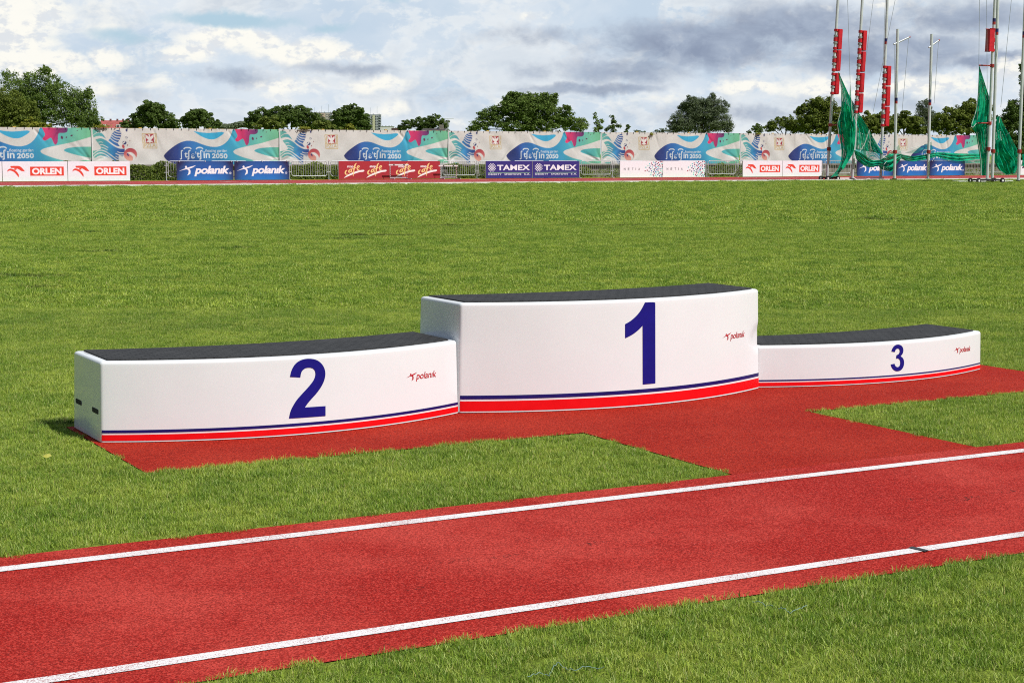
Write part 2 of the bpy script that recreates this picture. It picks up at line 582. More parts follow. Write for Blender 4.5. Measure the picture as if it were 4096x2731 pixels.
M_blade = bpy.data.materials.new('grass_blade')
M_blade.use_nodes = True
t = NT(M_blade.node_tree)
t.n.clear()
out = t.node('ShaderNodeOutputMaterial')
geo = t.node('ShaderNodeNewGeometry')
oi = t.node('ShaderNodeObjectInfo')
tcol = turf_colors(t, geo.outputs['Position'])
rndi = geo.outputs['Random Per Island']
tcol = t.mix(t.mapr(rndi, .0, .45, .8, 0.0), tcol, srgb(74, 116, 34))
tcol = t.mix(t.mapr(rndi, .74, .92, 0, .8), tcol, srgb(204, 212, 134))
tcol = t.mix(t.mapr(rndi, .955, .97, 0, .9), tcol, srgb(186, 172, 116))
tcol = t.mix(t.mapr(oi.outputs['Random'], .0, .5, .55, 0.0), tcol, srgb(80, 122, 40))
tcol = t.mix(t.mapr(oi.outputs['Random'], .78, 1.0, 0, .5), tcol, srgb(178, 182, 88))
dif = t.node('ShaderNodeBsdfDiffuse'); t.l.new(tcol, dif.inputs[0])
trl = t.node('ShaderNodeBsdfTranslucent'); t.l.new(tcol, trl.inputs[0])
gl = t.node('ShaderNodeBsdfGlossy'); gl.inputs['Roughness'].default_value = .45; gl.inputs[0].default_value = (.9, 1, .8, 1)
m1 = t.node('ShaderNodeMixShader'); m1.inputs[0].default_value = .35
t.l.new(dif.outputs[0], m1.inputs[1]); t.l.new(trl.outputs[0], m1.inputs[2])
m2 = t.node('ShaderNodeMixShader'); m2.inputs[0].default_value = .015
t.l.new(m1.outputs[0], m2.inputs[1]); t.l.new(gl.outputs[0], m2.inputs[2])
t.l.new(m2.outputs[0], out.inputs[0])


def leafmat(name, dark, light, accent=None):
    m = bpy.data.materials.new(name)
    m.use_nodes = True
    t_ = NT(m.node_tree)
    t_.n.clear()
    o_ = t_.node('ShaderNodeOutputMaterial')
    g_ = t_.node('ShaderNodeNewGeometry')
    col = t_.mix(g_.outputs['Random Per Island'], dark, light)
    nz_ = t_.noise(g_.outputs['Position'], .5, 3.0, .6)
    col = t_.mix(t_.mapr(nz_, .38, .64, 0, .6), col, accent or light)
    d_ = t_.node('ShaderNodeBsdfDiffuse'); t_.l.new(col, d_.inputs[0])
    tr_ = t_.node('ShaderNodeBsdfTranslucent'); t_.l.new(col, tr_.inputs[0])
    x_ = t_.node('ShaderNodeMixShader'); x_.inputs[0].default_value = .42
    t_.l.new(d_.outputs[0], x_.inputs[1]); t_.l.new(tr_.outputs[0], x_.inputs[2])
    g2 = t_.node('ShaderNodeBsdfGlossy'); g2.inputs['Roughness'].default_value = .5
    x2 = t_.node('ShaderNodeMixShader'); x2.inputs[0].default_value = .01
    t_.l.new(x_.outputs[0], x2.inputs[1]); t_.l.new(g2.outputs[0], x2.inputs[2])
    t_.l.new(x2.outputs[0], o_.inputs[0])
    return m


L_dark = leafmat('leaf_dark', (.038, .068, .016), (.150, .225, .050))
L_mid = leafmat('leaf_mid', (.054, .100, .020), (.205, .290, .066))
L_olive = leafmat('leaf_olive', (.064, .098, .016), (.225, .275, .050))
L_light = leafmat('leaf_light', (.075, .115, .018), (.190, .240, .040))
L_yellow = leafmat('leaf_yellow', (.15, .17, .02), (.30, .31, .04))
L_grey = leafmat('leaf_greygreen', (.062, .088, .040), (.200, .245, .140))
L_hedge = leafmat('leaf_ivy', (.045, .075, .012), (.19, .25, .04))


def printmat(name, rough=.6, transl=0.0):
    m = bpy.data.materials.new(name)
    m.use_nodes = True
    t_ = NT(m.node_tree)
    b_ = t_.n['Principled BSDF']
    a_ = t_.node('ShaderNodeVertexColor')
    a_.layer_name = 'print'
    tc_ = t_.node('ShaderNodeTexCoord')
    nz_ = t_.noise(tc_.outputs['Object'], 9.0, 4.0, .65)
    t_.l.new(t_.mix(t_.mapr(nz_, .3, .7, 0, .10), a_.outputs[0], (.16, .15, .14)), b_.inputs['Base Color'])
    b_.inputs['Roughness'].default_value = rough
    return m


M_print = printmat('printed_panel', .5)
M_fabric = printmat('printed_mesh_fabric', .85)


def netmat(name, cover, scale, c1, c2):
    """knotted net: strands with open holes between, laid out in the sheet's own UVs"""
    m = bpy.data.materials.new(name)
    m.use_nodes = True
    t_ = NT(m.node_tree)
    t_.n.clear()
    o_ = t_.node('ShaderNodeOutputMaterial')
    uv_ = t_.node('ShaderNodeUVMap')
    sp = t_.node('ShaderNodeSeparateXYZ')
    t_.l.new(uv_.outputs[0], sp.inputs[0])
    fx = t_.math('ABSOLUTE', t_.math('SUBTRACT', t_.math('FRACT', t_.math('MULTIPLY', t_.math('ADD', sp.outputs[0], sp.outputs[1]), scale)), .5))
    fy = t_.math('ABSOLUTE', t_.math('SUBTRACT', t_.math('FRACT', t_.math('MULTIPLY', t_.math('SUBTRACT', sp.outputs[0], sp.outputs[1]), scale)), .5))
    mx = t_.math('MAXIMUM', fx, fy)
    mask = t_.math('GREATER_THAN', mx, .5 * (1 - cover))
    g_ = t_.node('ShaderNodeNewGeometry')
    nz_ = t_.noise(g_.outputs['Position'], 3.0, 3.0, .6)
    col = t_.mix(t_.mapr(nz_, .35, .65), c1, c2)
    d_ = t_.node('ShaderNodeBsdfDiffuse'); t_.l.new(col, d_.inputs[0])
    tr_ = t_.node('ShaderNodeBsdfTranslucent'); t_.l.new(col, tr_.inputs[0])
    x1 = t_.node('ShaderNodeMixShader'); x1.inputs[0].default_value = .3
    t_.l.new(d_.outputs[0], x1.inputs[1]); t_.l.new(tr_.outputs[0], x1.inputs[2])
    tp = t_.node('ShaderNodeBsdfTransparent')
    x_ = t_.node('ShaderNodeMixShader')
    t_.l.new(mask, x_.inputs[0]); t_.l.new(tp.outputs[0], x_.inputs[1]); t_.l.new(x1.outputs[0], x_.inputs[2])
    t_.l.new(x_.outputs[0], o_.inputs[0])
    return m


M_net = netmat('green_net', .60, 15.0, srgb(0, 140, 108), srgb(40, 190, 146))
M_netthin = netmat('green_net_thin', .25, 15.0, srgb(0, 125, 98), srgb(30, 170, 130))
M_netbundle = netmat('green_net_bundle', .80, 15.0, srgb(0, 132, 100), srgb(40, 190, 142))

# ------------------------------------------------------------------ 2-D shapes, text and printing


def chaikin(pts, it=2, corner=50):
    pts = [np.array(p, float) for p in pts]
    ang = []
    n_ = len(pts)
    for i in range(n_):
        a = pts[i] - pts[i - 1]; b_ = pts[(i + 1) % n_] - pts[i]
        ang.append(abs(math.degrees(math.atan2(a[0] * b_[1] - a[1] * b_[0], a @ b_))) > corner)
    for _ in range(it):
        new = []; nang = []
        m_ = len(pts)
        for i in range(m_):
            p0, p1, p2 = pts[i - 1], pts[i], pts[(i + 1) % m_]
            if ang[i]:
                new.append(p1); nang.append(True)
            else:
                new += [p1 * .75 + p0 * .25, p1 * .75 + p2 * .25]; nang += [False, False]
        pts, ang = new, nang
    return [tuple(p) for p in pts]


def stroke(pts, w):
    """open poly-line -> polygon, w = width or list of widths"""
    pts = [np.array(p, float) for p in pts]
    q = [pts[0]]
    for i in range(1, len(pts) - 1):
        q += [pts[i] * .75 + pts[i - 1] * .25, pts[i] * .75 + pts[i + 1] * .25]
    q.append(pts[-1])
    ww = np.interp(np.linspace(0, 1, len(q)), np.linspace(0, 1, len(w)), w) if isinstance(w, (list, tuple)) else np.full(len(q), w)
    L, Rr = [], []
    for i, p in enumerate(q):
        d_ = q[min(i + 1, len(q) - 1)] - q[max(i - 1, 0)]
        d_ = d_ / (np.linalg.norm(d_) + 1e-9)
        nrm = np.array([-d_[1], d_[0]])
        L.append(tuple(p + nrm * ww[i] / 2)); Rr.append(tuple(p - nrm * ww[i] / 2))
    return L + Rr[::-1]


def ellipse(cx, cy, rx, ry, rot=0, n_=28):
    a = np.linspace(0, 2 * math.pi, n_, endpoint=False)
    x, y = rx * np.cos(a), ry * np.sin(a)
    c_, s_ = math.cos(R(rot)), math.sin(R(rot))
    return list(zip(cx + x * c_ - y * s_, cy + x * s_ + y * c_))


def rect(x0, y0, x1, y1):
    return [(x0, y0), (x1, y0), (x1, y1), (x0, y1)]


_tc = {}


def text_tris(s, bold=0.0, shear=0.0, space=1.0):
    key = (s, bold, shear, space)
    if key in _tc: return _tc[key]
    cu = bpy.data.curves.new('txt', 'FONT')
    cu.body = s
    cu.offset = bold
    cu.shear = shear
    cu.space_character = space
    cu.resolution_u = 4
    ob = bpy.data.objects.new('txt', cu)
    COL.objects.link(ob)
    dg = bpy.context.evaluated_depsgraph_get()
    me = bpy.data.meshes.new_from_object(ob.evaluated_get(dg))
    me.calc_loop_triangles()
    V = np.array([v.co[:2] for v in me.vertices], float)
    T = np.array([tr.vertices[:] for tr in me.loop_triangles], int)
    bpy.data.objects.remove(ob); bpy.data.curves.remove(cu); bpy.data.meshes.remove(me)
    _tc[key] = (V, T)
    return V, T


def text_fit(s, x0, y0, x1, y1, bold=0.0, shear=0.0, space=1.0):
    """text triangles scaled so that their bounding box is the given one (y grows downwards)"""
    V, T = text_tris(s, bold, shear, space)
    lo, hi = V.min(0), V.max(0)
    W_ = (V - lo) / (hi - lo)
    return np.stack([x0 + W_[:, 0] * (x1 - x0), y1 - W_[:, 1] * (y1 - y0)], 1), T


class Print:
    """a raster of colours on the vertices of a board, drawn from polygons and text"""

    def __init__(self, x0, y0, x1, y1, nx, ny, base):
        self.b = (x0, y0, x1, y1); self.nx, self.ny = nx, ny
        self.X, self.Y = np.meshgrid(np.linspace(x0, x1, nx), np.linspace(y0, y1, ny))
        self.C = np.zeros((ny, nx, 3)); self.C[:] = base
        self.dx, self.dy = (x1 - x0) / (nx - 1), (y1 - y0) / (ny - 1)

    def win(self, lo, hi):
        i0 = max(0, int((lo[0] - self.b[0]) / self.dx) - 1); i1 = min(self.nx, int((hi[0] - self.b[0]) / self.dx) + 3)
        j0 = max(0, int((lo[1] - self.b[1]) / self.dy) - 1); j1 = min(self.ny, int((hi[1] - self.b[1]) / self.dy) + 3)
        return i0, i1, j0, j1

    def paint(self, sl, mask, col):
        if callable(col):
            cc = col(self.X[sl], self.Y[sl])
        else:
            cc = np.broadcast_to(np.array(col), self.C[sl].shape)
        self.C[sl] = self.C[sl] * (1 - mask[..., None]) + cc * mask[..., None]

    def poly(self, pts, col, smooth=True):
        if smooth: pts = chaikin(pts)
        p = np.array(pts)
        i0, i1, j0, j1 = self.win(p.min(0), p.max(0))
        if i1 <= i0 or j1 <= j0: return
        sl = (slice(j0, j1), slice(i0, i1))
        acc = np.zeros(self.X[sl].shape)
        for ox, oy in ((-.25, -.25), (.25, -.25), (-.25, .25), (.25, .25)):
            X, Y = self.X[sl] + ox * self.dx, self.Y[sl] + oy * self.dy
            ins = np.zeros(X.shape, bool)
            for k in range(len(p)):
                a, b_ = p[k - 1], p[k]
                if a[1] == b_[1]: continue
                cr = ((a[1] > Y) != (b_[1] > Y)) & (X < (b_[0] - a[0]) * (Y - a[1]) / (b_[1] - a[1]) + a[0])
                ins ^= cr
            acc += ins
        self.paint(sl, acc / 4, col)

    def tris(self, VT, col):
        V, T = VT
        i0, i1, j0, j1 = self.win(V.min(0), V.max(0))
        if i1 <= i0 or j1 <= j0: return
        sl = (slice(j0, j1), slice(i0, i1))
        acc = np.zeros(self.X[sl].shape)
        for ox, oy in ((-.25, -.25), (.25, -.25), (-.25, .25), (.25, .25)):
            hit = np.zeros(acc.shape, bool)
            for tr in T:
                a, b_, c_ = V[tr]
                lo = np.minimum(np.minimum(a, b_), c_); hi = np.maximum(np.maximum(a, b_), c_)
                k0, k1, l0, l1 = self.win(lo, hi)
                k0 = max(k0, i0); k1 = min(k1, i1); l0 = max(l0, j0); l1 = min(l1, j1)
                if k1 <= k0 or l1 <= l0: continue
                X, Y = self.X[l0:l1, k0:k1] + ox * self.dx, self.Y[l0:l1, k0:k1] + oy * self.dy
                d1 = (X - b_[0]) * (a[1] - b_[1]) - (a[0] - b_[0]) * (Y - b_[1])
                d2 = (X - c_[0]) * (b_[1] - c_[1]) - (b_[0] - c_[0]) * (Y - c_[1])
                d3 = (X - a[0]) * (c_[1] - a[1]) - (c_[0] - a[0]) * (Y - a[1])
                neg = (d1 < 0) | (d2 < 0) | (d3 < 0); pos = (d1 > 0) | (d2 > 0) | (d3 > 0)
                hit[l0 - j0:l1 - j0, k0 - i0:k1 - i0] |= ~(neg & pos)
            acc += hit
        self.paint(sl, acc / 4, col)


def grid_print(name, pts, pr, mat, parent, back=None, smooth=True):
    """sheet with the print on it; pts (ny,nx,3) local coordinates, row 0 at the top"""
    ny, nx = pts.shape[:2]
    idx = np.arange(ny * nx).reshape(ny, nx)
    q = np.stack([idx[1:, :-1], idx[1:, 1:], idx[:-1, 1:], idx[:-1, :-1]], -1).reshape(-1, 4)
    V = pts.reshape(-1, 3); C_ = pr.C.reshape(-1, 3)
    me = bpy.data.meshes.new(name)
    me.vertices.add(len(V)); me.vertices.foreach_set('co', V.astype(np.float32).ravel())
    me.loops.add(q.size); me.loops.foreach_set('vertex_index', q.ravel().astype(np.int32))
    me.polygons.add(len(q)); me.polygons.foreach_set('loop_start', (np.arange(len(q)) * 4).astype(np.int32))
    me.polygons.foreach_set('use_smooth', np.full(len(q), smooth))
    me.update(calc_edges=True)
    ca = me.color_attributes.new('print', 'FLOAT_COLOR', 'POINT')
    ca.data.foreach_set('color', np.concatenate([C_, np.ones((len(C_), 1))], 1).astype(np.float32).ravel())
    me.materials.append(mat)
    return link(bpy.data.objects.new(name, me), parent)


def fastmesh(name, V, Q, mat, parent=None, smooth=False, uvs=None):
    """quads or triangles from numpy arrays"""
    k = Q.shape[1]
    me = bpy.data.meshes.new(name)
    me.vertices.add(len(V)); me.vertices.foreach_set('co', np.asarray(V, np.float32).ravel())
    me.loops.add(Q.size); me.loops.foreach_set('vertex_index', Q.ravel().astype(np.int32))
    me.polygons.add(len(Q)); me.polygons.foreach_set('loop_start', (np.arange(len(Q)) * k).astype(np.int32))
    me.polygons.foreach_set('use_smooth', np.full(len(Q), smooth))
    me.update(calc_edges=True)
    if uvs is not None:
        ul = me.uv_layers.new(name='UVMap')
        ul.data.foreach_set('uv', np.asarray(uvs, np.float32)[Q.ravel()].ravel())
    me.materials.append(mat)
    return me if parent == 'mesh' else link(bpy.data.objects.new(name, me), parent)


# ------------------------------------------------------------------ ground, runway, podium pad, far track
def sheet(name, pts, z, mat, sub=None):
    o = meshobj(name, [(p[0], p[1], z) for p in pts], [tuple(range(len(pts)))], mat)
    return tag(o, kind='structure')


g = meshobj('ground', [(-2500, -60, 0), (2500, -60, 0), (2500, 4000, 0), (-2500, 4000, 0)], [(0, 1, 2, 3)], M_soil)
tag(g, kind='structure')

RW0, RW1 = 4.165, 5.825                      # runway edges (n)
LN = [(4.342, 4.400), (5.611, 5.678)]        # its two white lines
PAD_L, PAD_R, PAD_F, PAD_B = 2.075, 8.085, 7.085, 8.50
PATH = (4.325, 5.768)
sheet('runway', [P1(-12, RW0), P1(40, RW0), P1(40, RW1), P1(-12, RW1)], 0.004, M_runway)
sheet('podium_pad', [P1(PATH[0], RW1), P1(PATH[1], RW1), P1(PATH[1], PAD_F), P1(PAD_R, PAD_F), P1(PAD_R, PAD_B), P1(PAD_L, PAD_B), P1(PAD_L, PAD_F), P1(PATH[0], PAD_F)], 0.004, M_pad)
for i, (a, b_) in enumerate(LN):
    o = sheet('runway_line', [P1(-12, a), P1(40, a), P1(40, b_), P1(-12, b_)], 0.0065, M_line)
T0, T1 = 70.15, 84.2
sheet('running_track', [P2(-60, T0), P2(190, T0), P2(190, T1), P2(-60, T1)], 0.004, M_track)
kb = MB(); kb.box((65, .04, .045), (250, .08, .088))
o = kb.build('track_kerb', M_whitepaint); o.location = P2(0, T0 - .02); o.rotation_euler = (0, 0, A2)
tag(o, kind='structure')
for k in range(1, 9):
    n0 = T0 + k * 1.42
    sheet('lane_line', [P2(-60, n0), P2(190, n0), P2(190, n0 + .07), P2(-60, n0 + .07)], 0.012, M_whitepaint)
a = np.array(ground(877, 727)); b_ = np.array(ground(1090, 739.5))
dd = (b_ - a) / np.linalg.norm(b_ - a); nn = np.array([-dd[1], dd[0]]) * .04
sheet('stagger_line', [a - nn, b_ - nn, b_ + nn, a + nn], 0.018, M_whitepaint)
for (x, y, w_) in ((1640, 717, 40), (1880, 721, 26), (2040, 722, 30), (2440, 721, 30), (2620, 722, 24), (1430, 727, 36), (3060, 714, 30), (560, 735, 40), (3330, 713, 34)):
    p = np.array(ground(x, y)); q = p + D2 * w_ * 0.045
    sheet('start_mark', [p, q, q + N2 * .12, p + N2 * .12], 0.018, M_whitepaint)

# marks on the runway
pt = ground(2700 + 1470 * .6576, 1700 + 762 * .6576)
s0, n0 = pt @ D1, pt @ N1
o = meshobj('tape_mark', [P1(s0 - .006, LN[0][0] - .012, .0090), P1(s0 + .018, LN[0][0] - .004, .0090), P1(s0 + .006, LN[0][1] + .012, .0090), P1(s0 - .018, LN[0][1] + .004, .0090)], [(0, 1, 2, 3)], M_tape)
tag(o, 'short strip of black tape across the nearer white line of the red runway', 'tape')


def twine(pix, label):
    pts = []
    for i, (x, y) in enumerate(pix):
        p = ground(x, y, .019)
        pts.append((p[0], p[1], .019 + .006 * math.sin(i * 2.1)))
    fine_ = []
    for i in range(len(pts) - 1):
        for k in range(4):
            fine_.append(Vector(pts[i]).lerp(Vector(pts[i + 1]), k / 4) + Vector((0, 0, random.uniform(-.004, .004))))
    fine_.append(Vector(pts[-1]))
    m_ = MB(); m_.tube(fine_, .0011, 6)
    tag(m_.build('twine', M_twine, None, True), label, 'twine', 'bits of pale twine in the grass')


Z4 = lambda x, y: (1400 + x * .6576, 1700 + y * .6576)
twine([Z4(*p) for p in ((1080, 1525), (1150, 1512), (1210, 1505), (1235, 1470), (1262, 1453), (1310, 1470), (1370, 1484), (1430, 1475), (1490, 1463), (1545, 1468))], 'long wavy strand of pale blue twine in the grass at the bottom centre')
Z5 = lambda x, y: (2700 + x * .6576, 1700 + y * .6576)
twine([Z5(*p) for p in ((470, 1075), (510, 1078), (550, 1086), (595, 1098))], 'pale blue twine piece in the grass, upper left of the right hand pair')
twine([Z5(*p) for p in ((630, 1115), (660, 1120), (700, 1128), (760, 1115), (800, 1105))], 'pale blue twine piece in the grass, lower right of the right hand pair')
yl = ground(190, 1832, .04)
m_ = MB()

m_.add([(yl[0] - .02, yl[1] - .008, .05), (yl[0], yl[1] - .014, .043), (yl[0] + .022, yl[1] - .002, .052), (yl[0] + .006, yl[1] + .012, .058), (yl[0] - .014, yl[1] + .01, .056), (yl[0], yl[1], .06)],
       [(0, 1, 5), (1, 2, 5), (2, 3, 5), (3, 4, 5), (4, 0, 5)])
tag(m_.build('fallen_leaf', M_yellow), 'small yellow leaf on the grass left of the podium', 'leaf')

# ------------------------------------------------------------------ podium
DEP = .520
SAGB = .62          # the rear edge bows less than the front


class Block:
    def __init__(self, s0, n0, L, h, sag, notch=None):
        self.s0, self.n0, self.L, self.h, self.sag, self.notch = s0, n0, L, h, sag, notch

    def front(self, x):
        u = (x / self.L - .5) * 2
        return -self.sag * (1 - u * u)

    def rear(self, x):
        return self.front(x) * SAGB + DEP

    def inset(self, z):
        return .008 * z / .4

    def outline(self, i, nf=72, rc=.016):
        L = self.L
        xa, xb = i, L - i
        k = 6
        pts = []
        # front left corner -> front right
        def corner(p, d0, d1):
            p0 = np.array(p) + np.array(d0) * rc; p1 = np.array(p) + np.array(d1) * rc; p = np.array(p)
            return [tuple((1 - s) ** 2 * p0 + 2 * s * (1 - s) * p + s * s * p1) for s in np.linspace(0, 1, k)]
        def unit(v):
            v = np.array(v, float); return v / np.linalg.norm(v)
        sl = unit((1, self.front(xa + .05) / .05 - self.front(xa) / .05)); sr = unit((-1, self.front(xb - .05) / .05 - self.front(xb) / .05))
        f0, f1 = (xa, self.front(xa) + i), (xb, self.front(xb) + i)
        b0, b1 = (xa, self.rear(xa) - i), (xb, self.rear(xb) - i)
        pts += corner(f0, (0, 1), sl)
        for x in np.linspace(xa + rc, xb - rc, nf)[1:-1]:
            pts.append((x, self.front(x) + i))
        pts += corner(f1, sr, (0, 1))
        pts += corner(b1, (0, -1), sr)
        for x in np.linspace(xb - rc, xa + rc, nf)[1:-1]:
            pts.append((x, self.rear(x) - i))
        pts += corner(b0, sl, (0, -1))
        return pts

    def build(self, parent):
        rt = .018
        h = self.h
        lv = [(self.inset(z), z) for z in np.linspace(.0030, h - rt, 24)]
        i0 = self.inset(h - rt)
        for a in np.linspace(0, 90, 9)[1:]:
            lv.append((i0 + rt * (1 - math.cos(R(a))) * .9, h - rt + rt * math.sin(R(a))))
        V = []
        for (i, z) in lv:
            for (x, y) in self.outline(i):
                if self.notch:
                    nx_, nz_, rx_, rz_, dp_ = self.notch
                    dd_ = math.hypot((x - nx_) / rx_, (z - nz_) / rz_)
                    if x > nx_ - rx_ and y < .2:
                        w_ = max(0.0, min(1.0, (1.0 - dd_) / .22)); w_ = w_ * w_ * (3 - 2 * w_)
                        y += dp_ * w_
                V.append((x, y, z))
        n_ = len(self.outline(0))
        Fc = []
        for r_ in range(len(lv) - 1):
            for k in range(n_):
                k2 = (k + 1) % n_
                Fc.append((r_ * n_ + k, r_ * n_ + k2, (r_ + 1) * n_ + k2, (r_ + 1) * n_ + k))
        # lid: strips between front and back edge
        top = (len(lv) - 1) * n_
        hf = n_ // 2
        for k in range(hf - 1):
            Fc.append((top + k, top + k + 1, top + n_ - 2 - k, top + n_ - 1 - k))
        o = meshobj('shell', V, Fc, M_white, parent, True)
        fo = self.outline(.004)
        meshobj('contact_shadow_strip', [(x, y, 0) for x, y in fo] + [(x, y, .0032) for x, y in fo], [(k, (k + 1) % n_, n_ + (k + 1) % n_, n_ + k) for k in range(n_)], M_dark, parent)  # dark strip added in place of the contact shadow under the shell
        # rubber mat, slightly proud of the lid
        m0 = .038
        mv, mf = [], []
        nx = 60
        xs = np.linspace(m0 + .010, self.L - m0 - .010, nx)
        for zt in (h + .001, h + .007):
            mv += [(x, self.front(x) + m0 + .012, zt) for x in xs] + [(x, self.rear(x) - m0, zt) for x in xs]
        q = 2 * nx
        for k in range(nx - 1):
            mf.append((q + k, q + k + 1, q + nx + k + 1, q + nx + k))
            mf.append((k, k + 1, q + k + 1, q + k)); mf.append((nx + k + 1, nx + k, q + nx + k, q + nx + k + 1))
        mf.append((nx, 0, q, q + nx)); mf.append((nx - 1, q - 1, q + q - 1, q + nx - 1))
        meshobj('rubber_mat', mv, mf, M_mat, parent)
        return o

    def surf(self, x, z, off):
        i = self.inset(z)
        e = max(0.0, .016 - min(x - i, self.L - i - x))
        y = self.front(x) + i - off
        if e > 0: y += e * e / .032 * .55
        return (x, y, z)

    def stripe(self, name, z0, z1, mat, parent, off=.0016):
        xs = np.concatenate([np.linspace(self.inset(z0) + .004, .05, 8), np.linspace(.05, self.L - .05, 60)[1:-1], np.linspace(self.L - .05, self.L - self.inset(z0) - .003, 8)])
        V = []
        for z in (z0, z1):
            V += [self.surf(x, z, off) for x in xs]
        n_ = len(xs)
        Fc = [(k, k + 1, n_ + k + 1, n_ + k) for k in range(n_ - 1)]
        return meshobj(name, V, Fc, mat, parent, True)

    def px(self, x, y):
        """photo pixel -> (x, z) on the curved front"""
        N = self.n0 - .05
        for _ in range(25):
            s, z = onplane(x, y, N, D1, N1)
            N = self.n0 + self.front(s - self.s0) + self.inset(z)
        return s - self.s0, z - .004

    def decal(self, name, V2, T, mat, parent, off=.0018):
        """flat triangles bent onto the front (cut along vertical lines first)"""
        bm = bmesh.new()
        vs = [bm.verts.new((p[0], 0, p[1])) for p in V2]
        for tr in T:
            try: bm.faces.new([vs[k] for k in tr])
            except ValueError: pass
        lo, hi = min(p[0] for p in V2), max(p[0] for p in V2)
        for xc in np.arange(lo + .02, hi, .02):
            bmesh.ops.bisect_plane(bm, geom=bm.verts[:] + bm.edges[:] + bm.faces[:], plane_co=(xc, 0, 0), plane_no=(1, 0, 0))
        for v in bm.verts:
            v.co = self.surf(v.co.x, v.co.z, off)
        me = bpy.data.meshes.new(name); bm.to_mesh(me); bm.free()
        me.materials.append(mat)
        return link(bpy.data.objects.new(name, me), parent)

    def decal_poly(self, name, pix, mat, parent):
        pts = [self.px(*p) for p in chaikin(pix)]
        bm = bmesh.new()
        f_ = bm.faces.new([bm.verts.new((p[0], p[1], 0)) for p in pts])
        r_ = bmesh.ops.triangulate(bm, faces=[f_])
        bm.verts.index_update()
        V2 = [(v.co.x, v.co.y) for v in bm.verts]; T = [[v.index for v in f.verts] for f in bm.faces]
        bm.free()
        return self.decal(name, V2, T, mat, parent)


def runner_polys():
    """the little leaping figure, unit box (x 0..1, y 0..1 upwards)"""
    s = lambda p: ((p[0] - 255) / 320.0, (405 - p[1]) / 200.0)
    head = ellipse(388, 228, 19, 21)
    body = [(255, 308), (335, 270), (395, 246), (480, 222), (577, 194), (515, 240), (445, 262), (462, 278), (472, 305), (466, 358), (408, 390), (428, 350), (438, 312), (430, 285), (400, 270), (340, 282)]
    return [s(p) for p in head], [s(p) for p in chaikin(body)]


def tri_poly(pts):
    bm = bmesh.new()
    f_ = bm.faces.new([bm.verts.new((p[0], p[1], 0)) for p in pts])
    bmesh.ops.triangulate(bm, faces=[f_])
    bm.verts.index_update()
    V2 = np.array([(v.co.x, v.co.y) for v in bm.verts]); T = [[v.index for v in f.verts] for f in bm.faces]
    bm.free()
    return V2, T


POD = [Block(2.105, 7.945, 1.952, .397, .255), Block(4.060, 7.945, 2.024, .598, .260, (2.02, .312, .088, .078, .011)), Block(6.087, 7.972, 1.824, .252, .212)]
PL = ['middle height white podium block with blue number 2 and two hand slots', 'tallest white podium block with blue number 1 in the centre', 'lowest white podium block with blue number 3, right of the tallest block']
STR = [((.0100, .039), (.048, .062)), ((.0110, .065), (.076, .096)), ((.0095, .031), (.039, .047))]
za = lambda ox, oy, k: (lambda p: (ox + p[0] * k, oy + p[1] * k))
DIG = [([za(1120, 1400, .2721)(p) for p in ((145, 392), (165, 300), (205, 220), (265, 165), (340, 132), (425, 122), (520, 135), (590, 175), (640, 235), (665, 310), (665, 380), (645, 460), (605, 540), (540, 630), (470, 705), (410, 775), (365, 840), (668, 820), (668, 965), (130, 1003), (150, 900), (190, 815), (240, 735), (310, 655), (390, 570), (455, 495), (500, 430), (520, 370), (518, 315), (495, 275), (460, 258), (415, 255), (365, 265), (325, 300), (305, 345), (298, 400))]),
       ([za(2440, 1180, .2636)(p) for p in ((228, 440), (310, 395), (400, 315), (460, 240), (500, 170), (528, 112), (665, 106), (685, 118), (687, 1337), (495, 1354), (493, 462), (440, 520), (360, 585), (290, 625), (228, 653))]),
       ([za(3500, 1350, .1956)(p) for p in ((332, 282), (350, 220), (385, 170), (430, 145), (475, 138), (530, 155), (565, 195), (580, 250), (572, 305), (550, 350), (520, 380), (560, 405), (585, 450), (594, 510), (585, 580), (555, 640), (510, 675), (450, 687), (400, 675), (355, 635), (330, 590), (318, 548), (397, 532), (405, 565), (425, 592), (455, 605), (490, 590), (512, 550), (515, 500), (505, 455), (480, 428), (450, 422), (428, 432), (437, 357), (470, 345), (495, 315), (505, 275), (495, 235), (470, 220), (440, 225), (415, 255), (402, 293))])]
LOGO = [(za(1120, 1400, .2721), (1998, 425), (2298, 388), (1855, 420), 95), (za(2440, 1180, .2636), (1825, 664), (2042, 628), (1705, 660), 92), (za(3500, 1350, .1956), (1726, 298), (1950, 266), (1606, 295), 100)]
